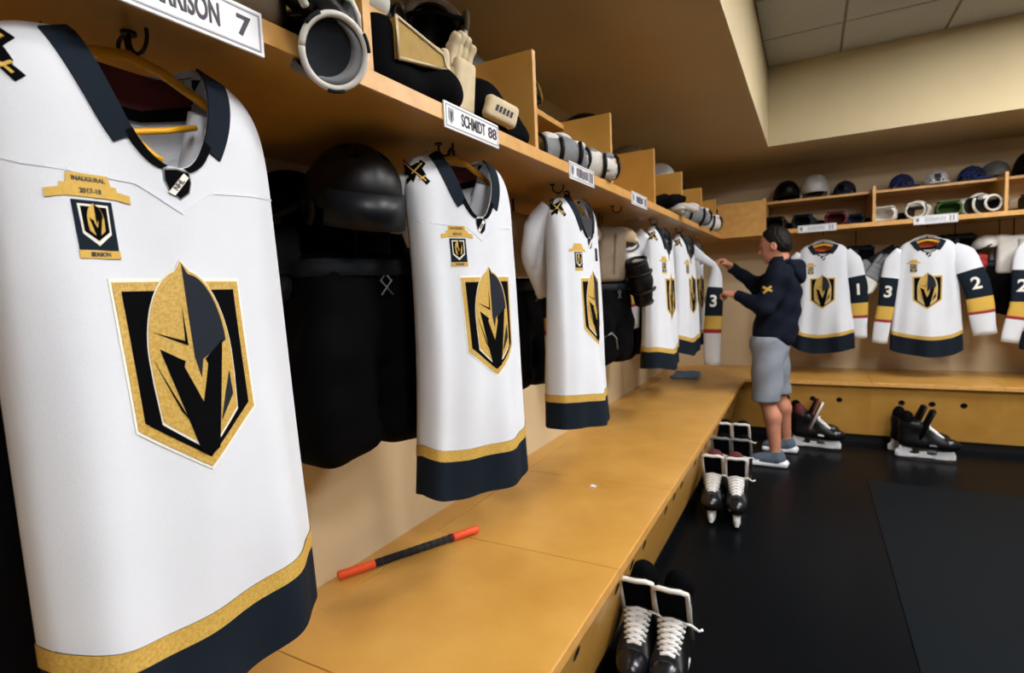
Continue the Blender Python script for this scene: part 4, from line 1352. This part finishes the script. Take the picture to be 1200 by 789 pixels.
# on top of the left cubbies
ZU = 2.048
h1 = helmet('upturned grey helmet with dark inside on top of the cubby over SCHMIDT 88', (-.97, 1.37, ZU + .085), Vector((.62, -.62, .42)).to_track_quat('-Z', 'Y').to_euler(), 'tan_fabric', .95, False, 'helmet_black', 'helmets on top of the near shelf')
def tw(P):
    d = rbox(P, (0, 0, .07), (.08, .06, .07), .03)
    return d + .006 * np.sin(P[:, 0] * 50) * np.sin(P[:, 2] * 40)
o = blob('rolled_towel', tw, (-.12, -.1, -.02), (.12, .1, .17), .007, 'pad_white')
o.location = (-.99, 1.06, ZU)
tag(o, 'bunched white towel on top of the cubby by the first divider', 'towel')
elbow_pad('dark elbow pad on top of the cubby between towel and grey helmet', (-1.08, 1.19, ZU), (0, 0, .3), 'pad_dark', 'pad_grey', 'skate_black', .9, 'pads on top of the near shelf')
tube('white_rim', [((.10 * math.cos(a)) * .95, (.01 + .13 * math.sin(a)) * .95, -.004) for a in np.linspace(0, 2 * math.pi, 33)], .006, 'pad_white', h1, 8)
elbow_pad('pale grey elbow pad on top of the cubby by the second divider', (-1.03, 1.66, ZU), (0, 0, 1.2), 'tan_fabric', 'pad_grey', 'olive_gold', .95, 'pads on top of the near shelf')
elbow_pad('gold and black elbow pad on top of the third cubby', (-.99, 1.93, ZU), (0, -.3, .6), 'olive_gold', 'skate_black', 'olive_gold', .8, 'pads on top of the near shelf')
helmet('black and white helmet on top of the cubby with the empty hook', (-1.02, 2.72, ZU + .052 * 1.0), (0, 0, W90), 'helmet_black', 1.0, False, 'pad_white', 'helmets on top of the near shelf', True)
helmet('brown and white helmet on top of the fifth near cubby', (-1.02, 3.5, ZU + .052 * 1.0), (0, 0, W90), 'tan_fabric', 1.0, False, 'pad_white', 'helmets on top of the near shelf', True)
helmet('white helmet on top of the sixth near cubby', (-.99, 4.14, ZU + .052 * 1.0), (0, 0, W90), 'helmet_white', 1.0, False, 'pad_white', 'helmets on top of the near shelf', True)
helmet('black helmet near the corner on top of the near shelf', (-1.02, 4.75, ZU + .052 * .9), (0, 0, W90), 'helmet_black', .9, False, 'pad_dark', 'helmets on top of the near shelf', True)

# ------------------------------------------------------------------ far shelf
yt = 5.60
helmet('dark helmet on the far top shelf above the corner panel', (-.19, yt, ZU + .052 * .95), (0, 0, .2), 'helmet_black', .95, rest=True, group='helmets on the far top shelf')
helmet('white helmet between a dark helmet and a black cap on the far top shelf', (.03, yt - .02, ZU + .052 * 1.05), (0, 0, .1), 'helmet_white', 1.05, rest=True, group='helmets on the far top shelf')
cap_hat('black cap beside the white helmet on the far top shelf', (.255, yt, ZU), -.35, 'dark_blue', 'black_cloth')
cap_hat('bright blue cap at the divider on the far top shelf', (.655, yt - .01, ZU), .35, 'blue_cap', 'dark_blue')
cap_hat('white cap with dark emblem between two blue caps', (.885, yt - .01, ZU), -.05, 'helmet_white', 'ink')
cap_hat('blue cap between the white cap and the grey helmet on the far top shelf', (1.105, yt - .01, ZU), .4, 'blue_cap', 'dark_blue')
helmet('grey helmet behind the divider on the far top shelf', (1.27, yt + .08, ZU + .052 * .8), (0, 0, .2), 'pad_grey', .8, rest=True, group='helmets on the far top shelf')
helmet('black helmet past the grey helmet on the far top shelf', (1.47, yt, ZU + .052 * 1.0), (0, 0, -.1), 'helmet_black', 1.0, rest=True, group='helmets on the far top shelf')
rr = random.Random(4)
fg = [(-.25, 'skate_black', 'skate_black', 'black hockey glove next to the corner panel in the far cubby'), (-.03, 'skate_black', 'pad_dark', 'black hockey glove with grey cuff above the far name plate'),
      (.19, 'black_cloth', 'maroon', 'black hockey glove with dark red cuff in the far cubby'), (.345, 'skate_black', 'dark_blue', 'black hockey glove at the far divider, beside the red-cuffed one'),
      (.55, 'skate_black', 'pad_white', 'black hockey glove with white cuff between far divider and silver-grey pad'), (.93, 'pad_white', 'green_pad', 'white hockey glove with green cuff in the far cubby'),
      (1.39, 'pad_white', 'skate_black', 'white hockey glove with black cuff past the second far divider')]
for x, b, c, lab in fg:
    glove(lab, (x, YS + .215, ZF), (0, 0, R90 + rr.uniform(-.3, .3)), b, c, 'skate_black', 1.1 if x != .345 else .8, 'gloves in the far wall cubbies', .011)
elbow_pad('silver-grey elbow pad in the far cubby above the name plate', (.745, YS + .16, ZF), (0, 0, 1.3), 'pad_white', 'skate_black', 'pad_white', 1.1, 'pads in the far wall cubbies')
elbow_pad('black and white elbow pad beside the green-cuffed glove', (1.12, YS + .16, ZF), (0, 0, -1.2), 'pad_white', 'skate_black', 'pad_white', 1.2, 'pads in the far wall cubbies')

# ------------------------------------------------------------------ the person
# local: x forward (towards the near stalls), y to the person's left, z up
pr = thing('person', 'person in navy jacket and grey shorts reaching up to a jersey sleeve', 'person', (-.27, 4.47, 0), math.pi)
SH_L, EL_L, WR_L = (-.075, .185, 1.385), (.015, .265, 1.165), (.205, .165, 1.255)
SH_R, EL_R, WR_R = (-.07, -.185, 1.395), (.09, -.27, 1.30), (.285, -.175, 1.475)
HIP_L, KN_L, AN_L = (.0, .10, .90), (.015, .145, .49), (-.045, .155, .09)
HIP_R, KN_R, AN_R = (-.01, -.10, .90), (-.04, -.19, .49), (-.10, -.245, .09)
HC = np.array((-.035, 0, 1.605))
HR = rotm(0, .22, -.12)
def hp(x, y, z):
    return tuple(HC + HR @ np.array((x, y, z)))
def hand(P, wr, d, up, side):
    """palm and five fingers; d = pointing direction, up = back of the hand"""
    wr = np.array(wr)
    d = np.array(d) / np.linalg.norm(d)
    up = np.array(up) - d * np.dot(d, up)
    up = up / np.linalg.norm(up)
    s = np.cross(up, d) * side
    R = np.stack([d, s, up], 1).astype(np.float32)
    r = rbox(P, wr + d * .052, (.046, .040, .015), .013, R)
    r = smin(r, cone(P, wr - d * .03, wr + d * .03, .027, .024), .02)
    for k in range(4):
        q = -.030 + .020 * k
        l = [.060, .072, .068, .052][k]
        b0 = wr + d * .09 + s * q
        b1 = b0 + (d * .75 - up * .55) * l * .5
        b2 = b1 + (d * .1 - up * .95) * l * .42
        b3 = b2 + (-d * .6 - up * .6) * l * .34
        r = smin(r, chain(P, [b0, b1, b2, b3], [.0098, .0092, .0086, .0078], .003), .004)
    t0 = wr + d * .02 - s * .032
    t1 = t0 + (d * .75 - s * .45 - up * .3) * .042
    t2 = t1 + (d * .85 + s * .1 - up * .55) * .036
    return smin(r, chain(P, [t0, t1, t2], [.0145, .012, .0095], .004), .006)
def body(P):
    d = ell(P, hp(-.012, 0, .03), (.098, .076, .098), HR)
    d = smin(d, ell(P, hp(.035, 0, -.045), (.060, .054, .072), HR), .03)
    d = smin(d, cone(P, hp(.083, 0, .012), hp(.106, 0, -.026), .010, .014), .012)     # nose
    d = smin(d, cone(P, hp(.084, -.03, .026), hp(.084, .03, .026), .010, .010), .012)   # brow
    d = smin(d, ell(P, hp(.088, 0, -.066), (.012, .022, .008), HR), .008)              # lips
    d = smin(d, ell(P, hp(.072, 0, -.098), (.020, .022, .018), HR), .014)              # chin
    for k in (-1, 1):
        d = smax(d, -ell(P, hp(.092, k * .03, .004), (.012, .014, .009), HR), .008)
        d = smin(d, smax(ell(P, hp(-.008, k * .078, -.008), (.021, .011, .033), HR), -ell(P, hp(-.004, k * .089, -.004), (.011, .008, .018), HR), .004), .006)
    d = smin(d, cone(P, (-.085, 0, 1.43), hp(-.028, 0, -.06), .062, .054), .03)
    tor = smin(ell(P, (-.075, 0, 1.28), (.105, .165, .19)), ell(P, (-.01, 0, .98), (.105, .15, .15)), .12)
    tor = smin(tor, cone(P, SH_L, SH_R, .06, .06), .05)
    d = smin(d, tor, .04)
    for a, b, c, dr, up, sd in ((SH_L, EL_L, WR_L, (.85, -.42, .25), (.1, .25, 1), 1), (SH_R, EL_R, WR_R, (.7, .35, .55), (-.3, -.3, 1), -1)):
        d = smin(d, chain(P, [a, b], [.056, .043], .02), .03)
        d = smin(d, chain(P, [b, c], [.043, .027], .02), .02)
        d = smin(d, hand(P, c, dr, up, sd), .012)
    for h, k, a in ((HIP_L, KN_L, AN_L), (HIP_R, KN_R, AN_R)):
        d = smin(d, chain(P, [h, k], [.088, .056], .03), .04)
        mid = tuple(np.array(k) * .68 + np.array(a) * .32 + np.array((-.022, 0, 0)))
        d = smin(d, chain(P, [k, mid, a], [.050, .055, .036], .03), .025)
        d = smin(d, chain(P, [a, (a[0] + .03, a[1], .05), (a[0] + .09, a[1], .042)], [.036, .026, .018], .01), .02)
    return d
blob('body', body, (-.26, -.36, .0), (.46, .36, 1.75), .0048, 'skin', pr)
def hairf(P):
    d = ell(P, hp(-.018, 0, .038), (.104, .084, .104), HR)
    d = smin(d, ell(P, hp(-.05, 0, -.015), (.068, .074, .07), HR), .03)
    # cut away the face, keep a hairline
    d = smax(d, half(P, hp(.040, 0, .062), HR @ np.array((.88, 0, -.47), dtype=np.float32)), .02)
    d = d + .0025 * np.sin(P[:, 0] * 210) * np.sin(P[:, 1] * 190 + P[:, 2] * 130)
    for k in (-1, 1):
        d = smax(d, -ell(P, hp(-.004, k * .085, -.016), (.024, .03, .036), HR), .008)
    return d
blob('hair', hairf, (-.22, -.13, 1.45), (.14, .13, 1.80), .0055, 'hair', pr)
for k in (-1, 1):
    blob('eye', lambda P: ell(P, hp(.079, k * .03, .005), (.009, .011, .007), HR), (.0, k * .03 - .03, 1.56), (.10, k * .03 + .03, 1.65), .003, 'eye_white', pr)
def jacket(P):
    d = smin(ell(P, (-.08, 0, 1.26), (.135, .195, .23)), ell(P, (-.035, 0, 1.0), (.14, .185, .18)), .14)
    d = smin(d, cone(P, SH_L, SH_R, .078, .078), .06)
    d = smin(d, rbox(P, (-.035, 0, .965), (.135, .178, .10), .09), .05)
    for a, b, c, dr in ((SH_L, EL_L, WR_L, (.85, -.42, .25)), (SH_R, EL_R, WR_R, (.7, .35, .55))):
        d = smin(d, chain(P, [a, b], [.082, .062], .03), .05)
        e = tuple(np.array(c) - .0 * np.array(dr))
        d = smin(d, chain(P, [b, e], [.064, .040], .02), .03)
    # collar
    d = smin(d, cone(P, (-.085, 0, 1.44), (-.07, 0, 1.50), .078, .07), .03)
    d = d + .006 * np.sin(P[:, 2] * 46 + 14 * P[:, 0]) * np.sin(P[:, 0] * 23 + P[:, 1] * 15)
    d = smax(d, .885 + .06 * P[:, 0] - P[:, 2], .01)
    d = smax(d, -cone(P, (-.075, 0, 1.45), (-.06, 0, 1.6), .056, .062), .008)
    for c, dr in ((WR_L, (.85, -.42, .25)), (WR_R, (.7, .35, .55))):
        q = half(P, np.array(c) + .0 * np.array(dr), dr)
        near = np.sqrt(((P - np.array(c, dtype=np.float32)) ** 2).sum(-1)) < .12
        d = np.where(near, np.maximum(d, q), d)
    return d
jk = blob('jacket', jacket, (-.30, -.40, .84), (.40, .40, 1.58), .0075, 'jacket', pr)
def hood(P):
    d = ell(P, (-.185, 0, 1.40), (.055, .115, .085), rotm(0, .35, 0))
    d = smin(d, chain(P, [(-.15, -.08, 1.46), (-.19, 0, 1.45), (-.15, .08, 1.46)], [.04, .045, .04], .02), .03)
    return d
blob('hood', hood, (-.30, -.18, 1.26), (-.05, .18, 1.56), .0075, 'jacket', jk)
# gold mark on the near sleeve
mid = (np.array(SH_L) * .35 + np.array(EL_L) * .65)
gm = lambda x, z, o: Vector((mid[0] + .01 + x, mid[1] + .066 + o - x * x * 6, mid[2] + .05 + z))
overlay('sleeve_mark', [bar(-.03, -.012, .03, .02, .007), bar(-.024, .022, .026, -.024, .007), star(5, .017, .008)], gm, .006, 'gold_bright', jk, .01, .012)
def shortsf(P):
    d = rbox(P, (-.01, 0, .90), (.125, .17, .09), .08)
    for h, k in ((HIP_L, KN_L), (HIP_R, KN_R)):
        k2 = tuple(np.array(h) * .0 + np.array(k) + np.array((0, 0, .0)))
        d = smin(d, cone(P, h, k2, .115, .098), .05)
    d = d + .005 * np.sin(P[:, 2] * 30 + 18 * P[:, 0] + 8 * P[:, 1])
    d = smax(d, .478 - P[:, 2], .012)
    for k in (KN_L, KN_R):
        d = smax(d, -cone(P, (k[0], k[1], .35), (k[0], k[1], .60), .075, .07), .008)
    return smax(d, P[:, 2] - .95, .01)
blob('shorts', shortsf, (-.22, -.36, .44), (.20, .33, 1.0), .0075, 'shorts', pr)
for a, sd in ((AN_L, 1), (AN_R, -1)):
    ax, ay = a[0], a[1]
    def up_(P):
        d = smin(smin(ell(P, (ax + .06, ay, .045), (.112, .045, .048)), ell(P, (ax + .02, ay, .06), (.075, .043, .052)), .02), cone(P, (ax - .02, ay, .06), (ax - .012, ay, .10), .045, .042), .03)
        d = smax(d, .024 - P[:, 2], .004)
        return smax(d, -cone(P, (ax - .01, ay, .09), (ax - .01, ay, .16), .034, .036), .006)
    s_ = blob('running_shoe', up_, (ax - .10, ay - .08, .0), (ax + .24, ay + .08, .16), .005, 'shoe_grey', pr)
    def so(P):
        d = rbox(P, (ax + .048, ay, .018), (.128, .047, .017), .014)
        return smin(d, ell(P, (ax - .04, ay, .03), (.05, .044, .026)), .015)
    blob('sole', so, (ax - .12, ay - .08, -.005), (ax + .24, ay + .08, .08), .005, 'white_plastic', s_)
    L = [tube_vf([(ax + .05 + .022 * k, ay - .028, .085 - .007 * k), (ax + .05 + .022 * k, ay, .092 - .007 * k), (ax + .05 + .022 * k, ay + .028, .085 - .007 * k)], .003, 6) for k in range(4)]
    mesh('laces', *merge(L), 'lace', s_, True)
